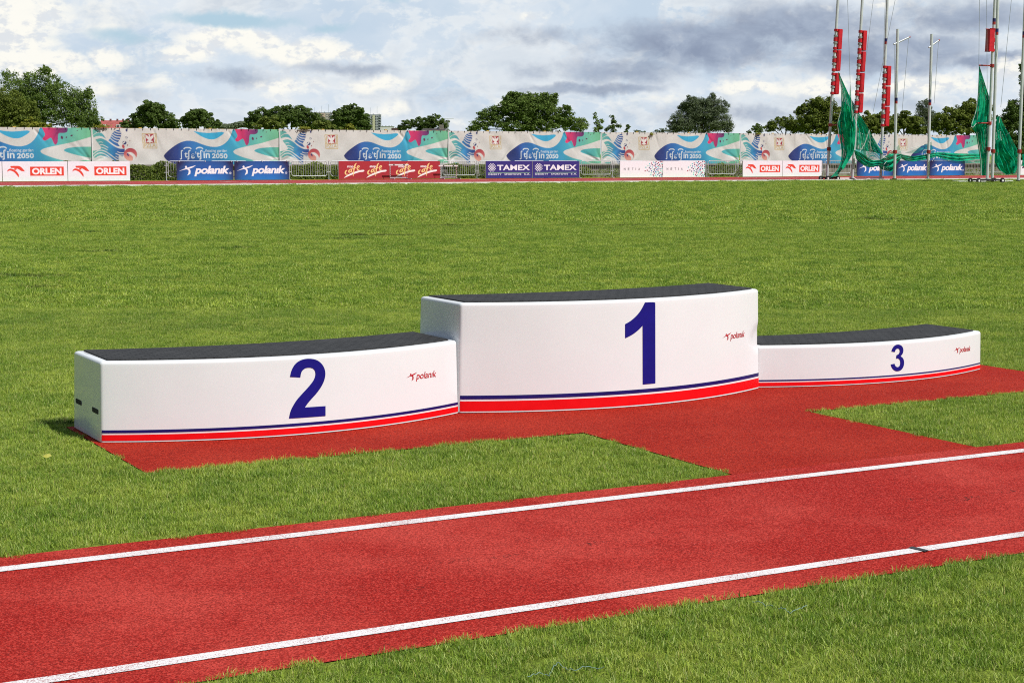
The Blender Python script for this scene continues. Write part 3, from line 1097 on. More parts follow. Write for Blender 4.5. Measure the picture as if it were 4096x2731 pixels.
for i, B in enumerate(POD):
    root = empty('podium_block', P1(B.s0, B.n0, .004), A1)
    tag(root, PL[i], 'podium block', 'three podium blocks')
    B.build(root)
    (r0, r1), (b0_, b1_) = STR[i]
    B.stripe('red_stripe', r0, r1, M_redf, root)
    B.stripe('blue_stripe', b0_, b1_, M_blue, root)
    B.decal_poly('number', DIG[i], M_digit, root)
    zf, p0, p1, pf, asc = LOGO[i]
    x0, z0 = B.px(*zf(p0)); x1, z1 = B.px(*zf(p1)); xf, z_ = B.px(*zf(pf))
    xt, zt = B.px(*zf((p1[0], p1[1] - asc)))
    ah = zt - z1
    V, T = text_tris('polan\u0131k', .008, .22, .96)
    lo, hi = V.min(0), V.max(0)
    sx = (x1 - x0) / (hi[0] - lo[0]); sz = ah / hi[1]
    slope = (z1 - z0) / (x1 - x0)
    V2 = [(x0 + (v[0] - lo[0]) * sx, z0 + v[1] * sz + slope * (v[0] - lo[0]) * sx) for v in V]
    lg = B.decal('logo_lettering', V2, T, M_logo, root)
    fw = (x0 - xf) * 1.12
    for nm, pl in zip(('logo_figure_head', 'logo_figure'), runner_polys()):
        Vp, Tp = tri_poly(pl)
        V2 = [(xf + v[0] * fw, z0 + (v[1] - .22) * ah * 1.25 + slope * (v[0] - 1) * fw) for v in Vp]
        ob = B.decal(nm, V2, Tp, M_logo, root)
        if nm == 'logo_figure_head': head_ob = ob
        else: head_ob.parent = ob
    if i == 0:
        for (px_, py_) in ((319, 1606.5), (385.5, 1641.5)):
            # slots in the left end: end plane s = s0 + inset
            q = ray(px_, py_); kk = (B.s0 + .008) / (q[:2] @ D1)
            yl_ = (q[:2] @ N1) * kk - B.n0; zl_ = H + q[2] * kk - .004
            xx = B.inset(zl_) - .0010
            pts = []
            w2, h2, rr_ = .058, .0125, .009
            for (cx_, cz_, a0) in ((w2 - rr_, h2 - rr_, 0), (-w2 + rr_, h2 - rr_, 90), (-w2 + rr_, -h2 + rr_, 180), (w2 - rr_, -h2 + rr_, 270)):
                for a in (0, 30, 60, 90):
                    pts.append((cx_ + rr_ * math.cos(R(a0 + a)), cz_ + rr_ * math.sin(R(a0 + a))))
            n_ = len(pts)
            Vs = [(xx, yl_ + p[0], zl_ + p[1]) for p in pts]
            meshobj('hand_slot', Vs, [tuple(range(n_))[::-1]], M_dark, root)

# ------------------------------------------------------------------ printed mesh fence along the far straight
FN = 88.0
FZ1, FZ0 = 2.73, .62
SEAM = [onplane(x, 520, FN)[0] for x in (366, 1130, 1808, 2411, 2962)]
PW = (SEAM[4] - SEAM[0]) / 4
cream = np.array(srgb(207, 203, 197))
Am = lambda p: (1110 + p[0] * .15306, 500 + p[1] * .15306)
Bm = lambda p: (1460 + p[0] * .15306, 500 + p[1] * .15306)


def art(p, f=Am):
    s, z = onplane(*f(p), FN)
    return (s - SEAM[1], FZ1 - z)


def arts(lst, f=Am):
    return [art(p, f) for p in lst]


def ramp(stops, axis=0):
    xs = [s[0] for s in stops]; cs = np.array([srgb(*s[1]) for s in stops])
    def fn(X, Y):
        v = X if axis == 0 else Y
        return np.stack([np.interp(v, xs, cs[:, k]) for k in range(3)], -1)
    return fn


def build_art():
    nx, ny = 430, 92
    pr = Print(0, 0, PW, FZ1 - FZ0, nx, ny, cream)
    ax = lambda x, f=Am: art((x, 500), f)[0]
    teal = ramp([(ax(160), (104, 178, 158)), (ax(400), (70, 160, 170)), (ax(600), (44, 134, 188)), (ax(760), (36, 92, 158)), (ax(900), (34, 58, 128))])
    pr.poly(arts([(150, 160), (210, 150), (280, 160), (340, 218), (300, 212), (235, 240), (155, 300)]), teal)
    pr.poly(arts([(160, 312), (240, 250), (310, 235), (372, 245), (420, 310), (470, 392), (440, 372), (380, 330), (300, 318), (230, 335), (180, 357)]), teal)
    pr.poly(arts([(218, 412), (290, 385), (360, 378), (430, 408), (500, 450), (570, 510), (650, 570), (720, 612), (790, 637), (860, 642), (912, 636), (905, 790), (860, 830), (765, 800), (765, 930), (775, 970), (750, 1035), (700, 1010), (640, 960), (590, 895), (500, 850), (400, 815), (330, 803), (260, 832), (220, 868), (178, 862), (150, 830), (150, 690), (260, 680), (350, 640), (355, 600), (300, 520)]), teal)
    bl = ramp([(ax(540), (46, 132, 188)), (ax(660), (40, 104, 168)), (ax(820), (40, 72, 140))])
    pr.poly(arts([(525, 430), (570, 380), (600, 290), (650, 220), (710, 178), (760, 168), (810, 195), (832, 250), (825, 320), (800, 400), (760, 460), (745, 500), (770, 550), (805, 582), (740, 578), (660, 540), (590, 485)]), bl)
    for ln, w in (([(690, 195), (740, 225), (822, 232)], .05), ([(650, 240), (720, 285), (828, 288)], .045), ([(610, 275), (700, 345), (818, 355)], .05), ([(590, 320), (680, 400), (785, 420)], .04), ([(570, 370), (650, 450), (748, 492)], .045),
                  ([(160, 775), (260, 690), (350, 670), (450, 700), (560, 780), (660, 860), (765, 930)], .05), ([(155, 860), (250, 762), (350, 737), (450, 772), (560, 862), (680, 960), (765, 1015)], .055), ([(285, 482), (350, 465), (395, 487)], .035),
                  ([(320, 547), (380, 535), (450, 570), (520, 612)], .04), ([(358, 602), (430, 622), (505, 672)], .04), ([(730, 710), (800, 742), (882, 737)], .04), ([(690, 750), (780, 797), (892, 797)], .05), ([(690, 820), (760, 862)], .035)):
        pr.poly(stroke(arts(ln), w), cream, False)
    for e, c_ in ((ellipse(955, 180, 22, 36, -12), (44, 48, 110)), (ellipse(950, 358, 28, 27), (40, 60, 112)), (ellipse(902, 490, 48, 44), (36, 42, 106)), (ellipse(875, 582, 30, 50, -18), (188, 58, 66)), (ellipse(976, 550, 10, 20), (150, 50, 60)), (ellipse(1031, 440, 8, 16), (150, 60, 60))):
        pr.poly(arts(e), srgb(*c_), False)
    pr.poly(stroke(arts([(930, 372), (968, 340)]), .05), cream, False)
    pr.poly(stroke(arts([(862, 505), (915, 462)]), .07), cream, False)
    sn = ramp([(art((0, 630))[1], (172, 48, 62)), (art((0, 760))[1], (196, 92, 92)), (art((0, 900))[1], (224, 158, 138))], 1)
    pr.poly(arts(ellipse(1040, 780, 155, 160)), sn, False)
    pr.poly(arts([(945, 752), (1000, 715), (1080, 728), (1150, 800), (1168, 870), (1130, 935), (1085, 940), (1105, 870), (1080, 820), (1020, 775), (985, 748)]), cream)
    pr.poly(arts([(950, 765), (985, 745), (1010, 832), (975, 812)]), srgb(36, 40, 100), False)
    gold = srgb(206, 178, 122)
    for ln in ([(1320, 263), (1660, 263)], [(1345, 621), (1672, 625)], [(1324, 263), (1348, 622)], [(1656, 263), (1670, 625)], [(1340, 495), (1665, 495)]):
        pr.poly(stroke(arts(ln), .035), gold, False)
    for x in (1365, 1625):
        pr.poly(stroke(arts([(x, 290), (x + 14, 330), (x - 10, 380), (x + 16, 430), (x, 480)]), .05), gold, False)
    pr.poly(arts([(1398, 270), (1588, 270), (1602, 492), (1414, 492)]), srgb(168, 34, 52), False)
    pr.poly(arts([(1404, 288), (1440, 310), (1474, 345), (1484, 332), (1478, 306), (1450, 300), (1482, 280), (1512, 292), (1504, 330), (1520, 345), (1550, 312), (1581, 290), (1576, 372), (1532, 422), (1524, 440), (1560, 440), (1582, 482), (1530, 470), (1514, 490), (1486, 490), (1472, 470), (1424, 482), (1440, 440), (1474, 432), (1462, 410), (1416, 370)]), srgb(232, 224, 218), False)
    x0, y0 = art((1365, 512)); x1, y1 = art((1648, 600))
    pr.tris(text_fit('PZLA', x0, y0, x1, y1, .02), gold)
    # the long fish-like wave
    b_ = lambda x: art((x, 500), Bm)[0]
    def fish(X, Y):
        base = ramp([(art((1830, 0))[0], (26, 24, 84)), (art((2150, 0))[0], (30, 60, 134)), (b_(0), (38, 96, 172)), (b_(450), (38, 128, 190)), (b_(900), (42, 150, 200)), (b_(1250), (56, 168, 196)), (b_(1600), (92, 188, 180)), (b_(1950), (112, 192, 160)), (b_(2280), (112, 190, 142))])(X, Y)
        low = np.clip((Y - art((0, 620), Bm)[1]) / (art((0, 930), Bm)[1] - art((0, 620), Bm)[1]), 0, 1)[..., None] * np.clip((b_(1500) - X) / 3.0, 0, 1)[..., None]
        return base * (1 - .55 * low) + np.array(srgb(26, 50, 122)) * .55 * low
    fishpts = arts([(1825, 815), (1850, 765), (1950, 665), (2080, 567), (2200, 490), (2287, 458)]) + arts([(80, 438), (180, 438), (300, 465), (420, 517), (560, 567), (680, 592), (800, 592), (920, 555), (1030, 470), (1110, 350), (1150, 250), (1162, 180), (1200, 150), (2350, 150), (2330, 340), (2250, 370), (2050, 437), (1800, 512), (1500, 577), (1320, 622), (1220, 657), (1178, 702), (1200, 752), (1300, 802), (1450, 862), (1700, 932), (1900, 1000), (2050, 1080), (1800, 1200), (1000, 1250), (200, 1200)], Bm) + arts([(2287, 1150), (2080, 1020), (1930, 935), (1868, 890)])
    pr.poly(fishpts, fish)
    pr.poly(arts([(1675, 680), (1740, 638), (1900, 610), (2100, 600), (2380, 598), (2380, 870), (2280, 862), (2200, 852), (2000, 812), (1800, 752), (1700, 712)], Bm), ramp([(b_(1700), (66, 172, 184)), (b_(2100), (84, 180, 168)), (b_(2290), (106, 184, 140))]))
    pr.poly(arts([(245, 202), (330, 215), (450, 236), (600, 246), (750, 236), (880, 221), (950, 224), (966, 248), (920, 300), (830, 360), (760, 396), (690, 410), (600, 402), (500, 366), (380, 302)], Bm), srgb(46, 172, 214))
    pr.poly(arts([(1222, 150), (1770, 150), (1768, 230), (1740, 266), (1680, 282), (1592, 276), (1566, 312), (1560, 400), (1556, 480), (1532, 535), (1502, 557), (1474, 530), (1454, 470), (1430, 410), (1410, 390), (1380, 400), (1330, 440), (1280, 462), (1240, 440), (1230, 410), (1260, 370), (1285, 330), (1280, 280), (1255, 230)], Bm), ramp([(b_(1240), (226, 46, 108)), (b_(1420), (206, 36, 104)), (b_(1600), (140, 44, 112)), (b_(1770), (92, 40, 104))]))
    for e in (ellipse(1645, 385, 25, 40, -12), ellipse(1738, 381, 13, 20), ellipse(1847, 340, 25, 19, -20), ellipse(1970, 223, 12, 11)):
        pr.poly(arts(e, Bm), srgb(96, 44, 84), False)
    pale = srgb(216, 222, 224)
    def tx(s, x0, y0, x1, y1, **k):
        a0 = art((x0, y0), Bm); a1 = art((x1, y1), Bm)
        pr.tris(text_fit(s, a0[0], a0[1], a1[0], a1[1], **k), pale)
    tx('floating garden', 525, 648, 1030, 740, bold=.005)
    tx('2050', 680, 755, 1042, 878, bold=.03)
    tx('in', 475, 705, 632, 872, bold=.02)
    tx('\u0283', -82, 670, 0, 908, bold=.012)
    tx('t\u0283', 30, 668, 172, 910, bold=.02)
    tx('\u025b', 182, 760, 272, 880, bold=.02)
    tx("'", 285, 706, 302, 760, bold=.02)
    tx('t\u0283', 312, 668, 452, 910, bold=.02)
    pr.poly(stroke(arts([(12, 645), (50, 606), (150, 606), (186, 645)], Bm), .06), pale, False)
    pr.poly(stroke(arts([(300, 645), (340, 606), (430, 606), (470, 645)], Bm), .06), pale, False)
    tx('j', 446, 668, 460, 724, bold=.012)
    # leaf and small shapes near the bottom
    pr.poly(arts([(250, 1010), (320, 985), (420, 990), (460, 1010), (400, 1035), (300, 1030)]), srgb(96, 180, 168))
    pr.poly(arts([(300, 880), (360, 862), (440, 880), (360, 886)]), srgb(110, 180, 165))
    pr.poly(arts([(1900, 1000), (2000, 930), (2140, 905), (2280, 930), (2280, 1000), (2150, 1015), (2000, 1030)], Bm), srgb(104, 188, 150))
    lum = pr.C.mean(-1, keepdims=True)
    dist = np.clip(np.abs(pr.C - cream).sum(-1, keepdims=True) / .12, 0, 1)
    pr.C = pr.C * (1 - dist) + (pr.C * .97 + lum * .03) * .88 * dist
    return pr


PR = build_art()


def wrinkle(s, z, seed):
    """cloth relief: hung from the top edge, sagging folds from the lower corners"""
    r_ = np.random.default_rng(seed)
    u = s / PW; w = (FZ1 - z) / (FZ1 - FZ0)
    y = np.zeros_like(s)
    for _ in range(5):
        f_ = r_.uniform(.5, 1.6); ph = r_.uniform(0, 6.28); sl = r_.uniform(-1.2, 1.2)
        y += .013 * np.sin(2 * np.pi * f_ * (s + sl * z) * .55 + ph) * (.35 + .65 * w)
    for x0_, z0_, a0_ in ((0, .9, 35), (PW, .9, 145), (PW, .9, 120), (r_.uniform(2, 8), .7, 60), (r_.uniform(2, 8), 2.73, -70), (r_.uniform(1, 9), 2.73, -110), (r_.uniform(1, 9), 2.73, -50)):
        a0 = R(a0_ + r_.uniform(-10, 10))
        dx, dz = s - x0_, z - z0_
        al = dx * math.cos(a0) + dz * math.sin(a0); ac = -dx * math.sin(a0) + dz * math.cos(a0)
        amp = r_.uniform(.03, .065) * np.clip(al / .4, 0, 1) * np.clip(1 - al / r_.uniform(1.2, 2.4), 0, 1)
        y += amp * np.exp(-(ac / (.055 + .05 * np.clip(al, 0, 3))) ** 2)
    for _ in range(9):
        x0_ = r_.uniform(0, PW)
        y -= r_.uniform(.01, .03) * np.exp(-((s - x0_) / r_.uniform(.06, .14)) ** 2) * np.clip(1 - (FZ1 - z) / r_.uniform(.5, 1.3), 0, 1)
    return y


nx, ny = PR.nx, PR.ny
FL = ['leftmost printed fence panel, cut off by the left picture edge', 'printed fence panel above the blue banners left of centre', 'printed fence panel above the dark red banners', 'printed fence panel above the navy blue banners', 'printed fence panel above the white banners with coloured dots',
      'printed fence panel above the right hand white boards with red bird heads', 'printed fence panel behind the green net and the cage posts', 'printed fence panel at the right picture edge behind the last cage post']
for k in range(-1, 6):
    s0 = SEAM[0] + k * PW
    root = empty('fence_panel', P2(s0, FN), A2)
    tag(root, FL[k + 1], 'fence panel', 'printed fabric fence panels along the track')
    S_, Z_ = np.meshgrid(np.linspace(0, PW - .05, nx), np.linspace(FZ1, FZ0, ny))
    yy = wrinkle(S_, Z_, 40 + k)
    # scalloped lower edge, top edge slightly slack between the eyelets
    w = (FZ1 - Z_) / (FZ1 - FZ0)
    edge = .05 * np.sin(S_ * 1.3 + k) + .05 * np.sin(S_ * 3.1 + 2 * k)
    Zz = Z_ + edge * w ** 6 - .012 * (1 - np.abs(np.sin(S_ * math.pi / .42))) * (1 - w) ** 8
    pts = np.stack([S_, yy, Zz], -1)
    grid_print('fabric', pts, PR, M_fabric, root)
    m_ = MB()
    for i in range(5):
        x = i * PW / 4
        m_ = MB(); m_.tube([(x, .14, 0), (x, .14, FZ1 - .06)], .03, 8)
        m_.build('post', M_steel, root)
    m_ = MB(); m_.tube([(0, .10, FZ1 - .02), (PW, .10, FZ1 - .02)], .022, 6)
    rail = m_.build('top_rail', M_black if k > 1 else M_clip, root)
    m_ = MB(); m_.box((0, 0, 0), (.025, .03, .09))
    tie = None
    for x in np.arange(.21, PW, .42):
        tie = m_.build('eyelet_tie', M_black, root) if tie is None else link(tie.copy(), root)
        tie.location = (x, -.01, FZ1 - .04)
    for x in (PW * .25, PW * .62):
        m_ = MB(); m_.box((x, .06, FZ1 + .015), (.16, .10, .06)); m_.build('clamp', M_clip, root)
    m_ = MB(); m_.tube([(0, -.03, FZ1), (0, -.03, FZ0 + .1)], .03, 8)
    m_.build('seam_pole', M_whitepaint, root)

# ------------------------------------------------------------------ advertising boards
BN = 84.55
rb = np.random.default_rng(3)


def des_orlen():
    pr = Print(28, 1160, 780, 1395, 240, 84, srgb(236, 238, 244))
    red = srgb(226, 62, 40)
    pr.poly([(122, 1214), (215, 1211), (245, 1228), (270, 1258), (286, 1279), (240, 1276), (212, 1252), (175, 1240), (125, 1237), (118, 1226)], red)
    pr.poly([(80, 1284), (85, 1262), (110, 1243), (150, 1250), (186, 1275), (202, 1297), (216, 1322), (211, 1350), (190, 1322), (165, 1290), (130, 1270), (102, 1268)], red)
    pr.poly([(160, 1244), (192, 1244), (186, 1262), (166, 1262)], red)
    pr.poly(rect(345, 1222, 737, 1331), red, False)
    pr.tris(text_fit('ORLEN', 366, 1238, 710, 1316, .045), srgb(244, 244, 246))
    return pr


def des_polanik():
    pr = Print(215, 118, 1295, 480, 240, 84, (0, 0, 0))
    u = (pr.X - 755) / 540; v = (pr.Y - 118) / 362
    rr = np.clip(1 - (np.abs(u) ** 3) * .9 - (1 - v) ** 2 * .55, 0, 1)[..., None]
    pr.C = np.array(srgb(16, 26, 78)) * (1 - rr) + np.array(srgb(24, 112, 196)) * rr
    mid = np.array(srgb(28, 66, 148)); g_ = (np.clip(1 - np.abs(v - .35) / .5, 0, 1) * .5 * np.clip(1 - np.abs(u), 0, 1))[..., None]
    pr.C = pr.C * (1 - g_) + mid * g_
    wh = srgb(240, 242, 246)
    pr.poly(ellipse(388, 228, 20, 22), wh, False)
    pr.poly([(255, 308), (335, 270), (395, 246), (480, 222), (577, 194), (515, 240), (445, 262), (462, 278), (472, 305), (466, 358), (408, 390), (428, 350), (438, 312), (430, 285), (400, 270), (340, 282)], wh)
    pr.tris(text_fit('polan\u0131k', 543, 208, 1218, 405, .035, .22, .93), wh)
    pr.poly(ellipse(1237, 347, 21, 21), wh, False); pr.poly(ellipse(1237, 347, 16, 16), srgb(24, 70, 150), False)
    pr.tris(text_fit('R', 1229, 336, 1246, 358, .02), wh)
    return pr


def des_cafe():
    pr = Print(1595, 950, 2937, 1430, 240, 88, srgb(168, 36, 48))
    cr = srgb(246, 212, 140); wh = srgb(242, 240, 238)
    for ox in (0, 592):
        q = lambda l: [(p[0] + ox, p[1]) for p in l]
        pr.poly(q([(1724, 1397), (1800, 1328), (1900, 1278), (2000, 1238), (2100, 1203), (2200, 1186), (2255, 1184), (2268, 1210), (2240, 1236), (2150, 1240), (2050, 1272), (1950, 1307), (1850, 1347), (1760, 1387)]), wh)
        pr.poly(stroke(q([(1815, 1190), (1780, 1212), (1762, 1265), (1782, 1305), (1832, 1298)]), [18, 34, 36, 30, 16]), cr, False)
        pr.poly(stroke(q([(1918, 1160), (1870, 1185), (1850, 1238), (1878, 1254), (1926, 1205)]), [16, 30, 32, 26, 16]), cr, False)
        pr.poly(stroke(q([(1926, 1155), (1924, 1215), (1952, 1256)]), [24, 30, 14]), cr, False)
        pr.poly(stroke(q([(2062, 1005), (2026, 1040), (2006, 1110), (1986, 1210), (1970, 1352)]), [14, 36, 36, 30, 12]), cr, False)
        pr.poly(stroke(q([(1940, 1168), (2000, 1140), (2050, 1120)]), [12, 24, 14]), cr, False)
        pr.poly(stroke(q([(2078, 1140), (2134, 1108), (2128, 1074), (2094, 1078), (2072, 1140), (2092, 1192), (2142, 1160)]), [14, 24, 24, 28, 32, 28, 10]), cr, False)
        pr.tris(text_fit('stop', 1815 + ox, 1064, 1980 + ox, 1142, .03), wh)
    return pr


def des_tamex():
    pr = Print(875, 103, 1608, 378, 250, 88, srgb(46, 38, 122))
    wh = srgb(240, 240, 246)
    for i in range(-4, 5):
        for j in range(-4, 5):
            if (i + j) % 2: continue
            x, y = i * 17.5, j * 19.5
            r_ = math.hypot(x / 58, y / 66)
            if r_ > 1.06: continue
            k = 1 - .35 * r_ ** 3
            pr.poly([(968 + x - 13 * k, 207 + y), (968 + x, 207 + y - 15 * k), (968 + x + 13 * k, 207 + y), (968 + x, 207 + y + 15 * k)], wh, False)
    pr.tris(text_fit('TAMEX', 1050, 165, 1570, 252, .028), wh)
    pr.poly(rect(910, 286, 1572, 293), srgb(150, 205, 150), False)
    for s, x0, x1 in (('OBIEKTY', 910, 1118), ('SPORTOWE', 1166, 1432), ('S.A.', 1478, 1576)):
        pr.tris(text_fit(s, x0, 303, x1, 328, .018, 0, 1.15), wh)
    return pr


def des_netia():
    pr = Print(327, 828, 797, 1003, 230, 86, srgb(240, 240, 244))
    for ch, x in zip('NETIA', (367, 411, 455, 496, 527)):
        w = 4 if ch == 'I' else 18
        pr.tris(text_fit(ch, x, 902, x + w, 928, .014), srgb(30, 30, 36))
    cols = [srgb(*c_) for c_ in ((44, 46, 92), (160, 34, 64), (32, 118, 176), (80, 196, 196), (140, 222, 190), (44, 46, 92), (32, 118, 176), (160, 34, 64))]
    placed = []
    for _ in range(900):
        x = 795 - 205 * rb.random() ** 1.7; y = rb.uniform(836, 995)
        if abs(y - 912) > 20 + (x - 590) * .62: continue
        if any((x - a) ** 2 + (y - b2) ** 2 < (15.5 + max(0, 700 - x) * .09) ** 2 for a, b2 in placed): continue
        placed.append((x, y))
        pr.poly(ellipse(x, y, 6.8, 7.2), cols[rb.integers(len(cols))], False)
    return pr


def des_edge():
    pr = Print(0, 0, 300, 100, 220, 80, srgb(234, 235, 240))
    pr.tris(text_fit('e', 8, 34, 46, 78, .05), srgb(44, 44, 50))
    return pr


def board(design, xa, xb, name, label, cat, mat=M_print, soft=False, group=None):
    s0 = onplane(xa, 690, BN)[0]; s1 = onplane(xb, 690, BN)[0]
    Lb = s1 - s0 - .03
    root = empty(name, P2(s0 + .015, BN), A2)
    tag(root, label, cat, group)
    pr = DES[design]
    S_, Z_ = np.meshgrid(np.linspace(0, Lb, pr.nx), np.linspace(1.0, .02, pr.ny))
    yy = np.zeros_like(S_)
    if soft:
        u = (S_ / Lb - .5) * 2
        yy = -.05 * (1 - u ** 4) + .012 * np.sin(S_ * 7 + s0) * (1 - Z_)
    grid_print('printed_face', np.stack([S_, yy, Z_], -1), pr, mat, root)
    m_ = MB()
    if not soft:
        m_.box((Lb / 2, .04, .51), (Lb, .07, .976)); m_.build('backing_board', M_whitepaint, root)
    else:
        m_.box((Lb / 2, .045, .51), (Lb - .02, .04, .96)); m_.build('backing_cloth', M_bandblue, root)
        for x in (.12, Lb * .5, Lb - .12):
            m_ = MB(); m_.box((x, -.035, 1.0), (.02, .09, .07)); m_.build('cable_tie', M_whitepaint, root)
    return root


DES = dict(orlen=des_orlen(), polanik=des_polanik(), cafe=des_cafe(), tamex=des_tamex(), netia=des_netia(), edge=des_edge())
GW, GB = 'white advertising boards with red bird head and red box', 'blue advertising banners with white leaping figure'
for d_, xa, xb, lab, soft, grp in (
        ('orlen', -246, 9, 'white board with red box lettering cut off at the left picture edge', 0, GW),
        ('orlen', 9, 271, 'white board with red bird head, left one of the full pair at the far left', 0, GW),
        ('orlen', 271, 521, 'white board with red bird head beside the leftmost bare barrier', 0, GW),
        ('polanik', 705.7, 934, 'blue banner with white leaping figure right of the leftmost bare barrier', 1, GB),
        ('polanik', 937.4, 1156.4, 'blue banner with white leaping figure, right one of the left hand pair', 1, GB),
        ('cafe', 1354, 1559.5, 'dark red board with cream script, left one of the pair', 0, 'dark red advertising boards'),
        ('cafe', 1559.5, 1761, 'dark red board with a white hurdle standing in front of it', 0, 'dark red advertising boards'),
        ('tamex', 1943, 2130, 'navy board with white globe and capitals, left one of the pair', 0, 'navy advertising boards'),
        ('tamex', 2130, 2317, 'navy board with white globe and capitals, right one of the pair', 0, 'navy advertising boards'),
        ('netia', 2479.6, 2651, 'white board with coloured dots, left one of the pair', 0, 'white advertising boards with coloured dots'),
        ('netia', 2651, 2820.6, 'white board with coloured dots, right one of the pair', 0, 'white advertising boards with coloured dots'),
        ('orlen', 2970.5, 3130, 'white board with red bird head, left one of the right hand pair', 0, GW),
        ('orlen', 3130, 3287, 'white board with red bird head just left of the first cage post', 0, GW),
        ('polanik', 3427.8, 3573, 'blue banner whose lettering is half covered by the green net', 1, GB),
        ('polanik', 3585, 3716, 'blue banner, middle of the right hand three, a white pole before its end', 1, GB),
        ('polanik', 3719, 3859.5, 'blue banner with white leaping figure, rightmost of all', 1, GB),
        ('edge', 4081, 4290, 'white board with dark letter at the right picture edge', 0, None)):
    board(d_, xa, xb, 'ad_banner' if soft else 'ad_board', lab, 'advertising board', M_print, bool(soft), grp)

# ------------------------------------------------------------------ crowd barriers
BAR_N = 84.95
PITCHB = 2.254
LB_ = PITCHB - .22


def make_barrier():
    root = empty('crowd_barrier', (0, 0, 0), A2)
    r_ = .13; z0, z1 = .2, 1.0
    x0, x1 = .11, .11 + LB_
    pts = []
    for (cx_, cz_, a0) in ((x1 - r_, z1 - r_, 0), (x0 + r_, z1 - r_, 90), (x0 + r_, z0 + r_, 180), (x1 - r_, z0 + r_, 270)):
        for a in np.linspace(0, 90, 6):
            pts.append((cx_ + r_ * math.cos(R(a0 + a)), 0, cz_ + r_ * math.sin(R(a0 + a))))
    m_ = MB(); m_.tube(pts + [pts[0]], .021, 8, caps=False)
    m_.build('frame', M_steel, root, True)
    m_ = MB(); m_.tube([(0, 0, z0), (0, 0, z1)], .010, 6)
    br_ = None
    for x in np.linspace(x0 + .14, x1 - .14, 14):
        br_ = m_.build('bar', M_steel, root, True) if br_ is None else link(br_.copy(), root)
        br_.location = (x, 0, 0)
    m_ = MB(); m_.tube([(0, 0, 0), (0, 0, 1.0)], .024, 8); m_.build('post', M_steel, root, True)
    for z in (.42, .78):
        m_ = MB(); m_.tube([(-.11, 0, z), (.11, 0, z)], .014, 6)
        m_.build('connector', M_steel, root, True)
    m_ = MB(); m_.box((0, 0, .012), (.10, .34, .022)); m_.build('foot', M_steel, root)
    return root


def barrier_label(k):
    return {-1: 'steel crowd barrier behind the second white board from the left', 0: 'bare steel crowd barrier between the leftmost white boards and the first blue banner', 1: 'steel crowd barrier behind the left half of the first blue banner', 2: 'steel crowd barrier behind the second blue banner',
            3: 'bare steel crowd barrier between the blue banners and the dark red boards', 4: 'steel crowd barrier behind the first dark red board', 5: 'steel crowd barrier whose top rail shows where the two dark red boards meet', 6: 'steel crowd barrier behind the second dark red board',
            7: 'bare steel crowd barrier with a white hurdle in front', 8: 'steel crowd barrier behind the left navy board', 9: 'steel crowd barrier whose top rail shows where the two navy boards meet', 10: 'steel crowd barrier behind the right navy board',
            11: 'bare steel crowd barrier between the navy boards and the dotted white boards', 12: 'steel crowd barrier at the left dotted white board', 13: 'steel crowd barrier where the two dotted white boards meet', 14: 'steel crowd barrier behind the right dotted white board',
            15: 'bare steel crowd barrier between the dotted white boards and the right bird head boards', 16: 'steel crowd barrier at the left bird head board of the right pair', 17: 'steel crowd barrier behind the right bird head pair', 18: 'steel crowd barrier just left of the first cage post',
            19: 'steel crowd barrier seen through the left hanging net', 20: 'steel crowd barrier behind the net-covered blue banner', 21: 'steel crowd barrier behind the middle one of the right blue banners', 22: 'steel crowd barrier where the last two blue banners meet',
            23: 'steel crowd barrier behind the rightmost blue banner', 24: 'bare steel crowd barrier right of the rightmost blue banner', 25: 'bare steel crowd barrier behind the two close cage posts', 26: 'steel crowd barrier left of the board at the right picture edge'}[k]


b0 = None
SEEN_B = [0, 2, 3, 5, 7, 8, 9, 10, 11, 12, 14, 15, 16, 18, 19, 24, 25, 26, 1, 4, 6, 20, 22, 23]
for k in SEEN_B:
    s = 24.72 + k * PITCHB
    if b0 is None:
        b0 = make_barrier(); o = b0
    else:
        o = copy_tree(b0)
    o.location = P2(s, BAR_N)
    tag(o, barrier_label(k), 'barrier', 'steel crowd barriers along the track')

# ------------------------------------------------------------------ hurdles


def hurdle(s, n_, w, h, label):
    root = empty('hurdle', P2(s, n_), A2)
    tag(root, label, 'hurdle', 'hurdles standing by the far track edge')
    m_ = MB(); m_.box((w / 2, 0, h - .035), (w + .14, .025, .075), 0)
    bar = m_.build('top_bar', M_whitepaint, root)
    for x in (w * .22, w * .80):
        mk = MB(); mk.box((x, -.016, h - .035), (.09, .008, .05)); mk.build('black_mark', M_black, bar)
    for x in (.03, w - .03):
        m_ = MB()
        for j in range(14):
            m_.tube([(x, 0, .06 + j * (h - .1) / 14), (x, 0, .06 + (j + 1) * (h - .1) / 14)], .016, 8, j % 2, caps=False)
        m_.build('upright', None, root, True, mats=[M_whitepaint, M_bracket])
        m_ = MB(); m_.box((x, -.26, .03), (.05, .62, .045)); m_.build('base_foot', M_steel, root)
    m_ = MB(); m_.box((w / 2, .04, .10), (w - .06, .03, .05)); m_.build('cross_tube', M_steel, root)
    return root


s_, _z = onplane(1560, 700, 84.1)
hurdle(s_, 84.1, 1.05, .83, 'white barred hurdle in front of the right dark red board')
s_, _z = onplane(1759, 700, 84.2)
hurdle(s_, 84.2, 1.05, .77, 'white barred hurdle in front of the bare barrier right of the red boards')

# ------------------------------------------------------------------ low wall and ivy behind the barriers
m_ = MB()
m_.box((60, 0, .36), (110, .5, .72)); m_.box((60, -.05, .76), (110, .7, .09))
o = m_.build('low_wall', M_concrete)
o.location = P2(0, 87.2); o.rotation_euler = (0, 0, A2)
tag(o, 'low weathered concrete wall under the printed fence', 'wall')


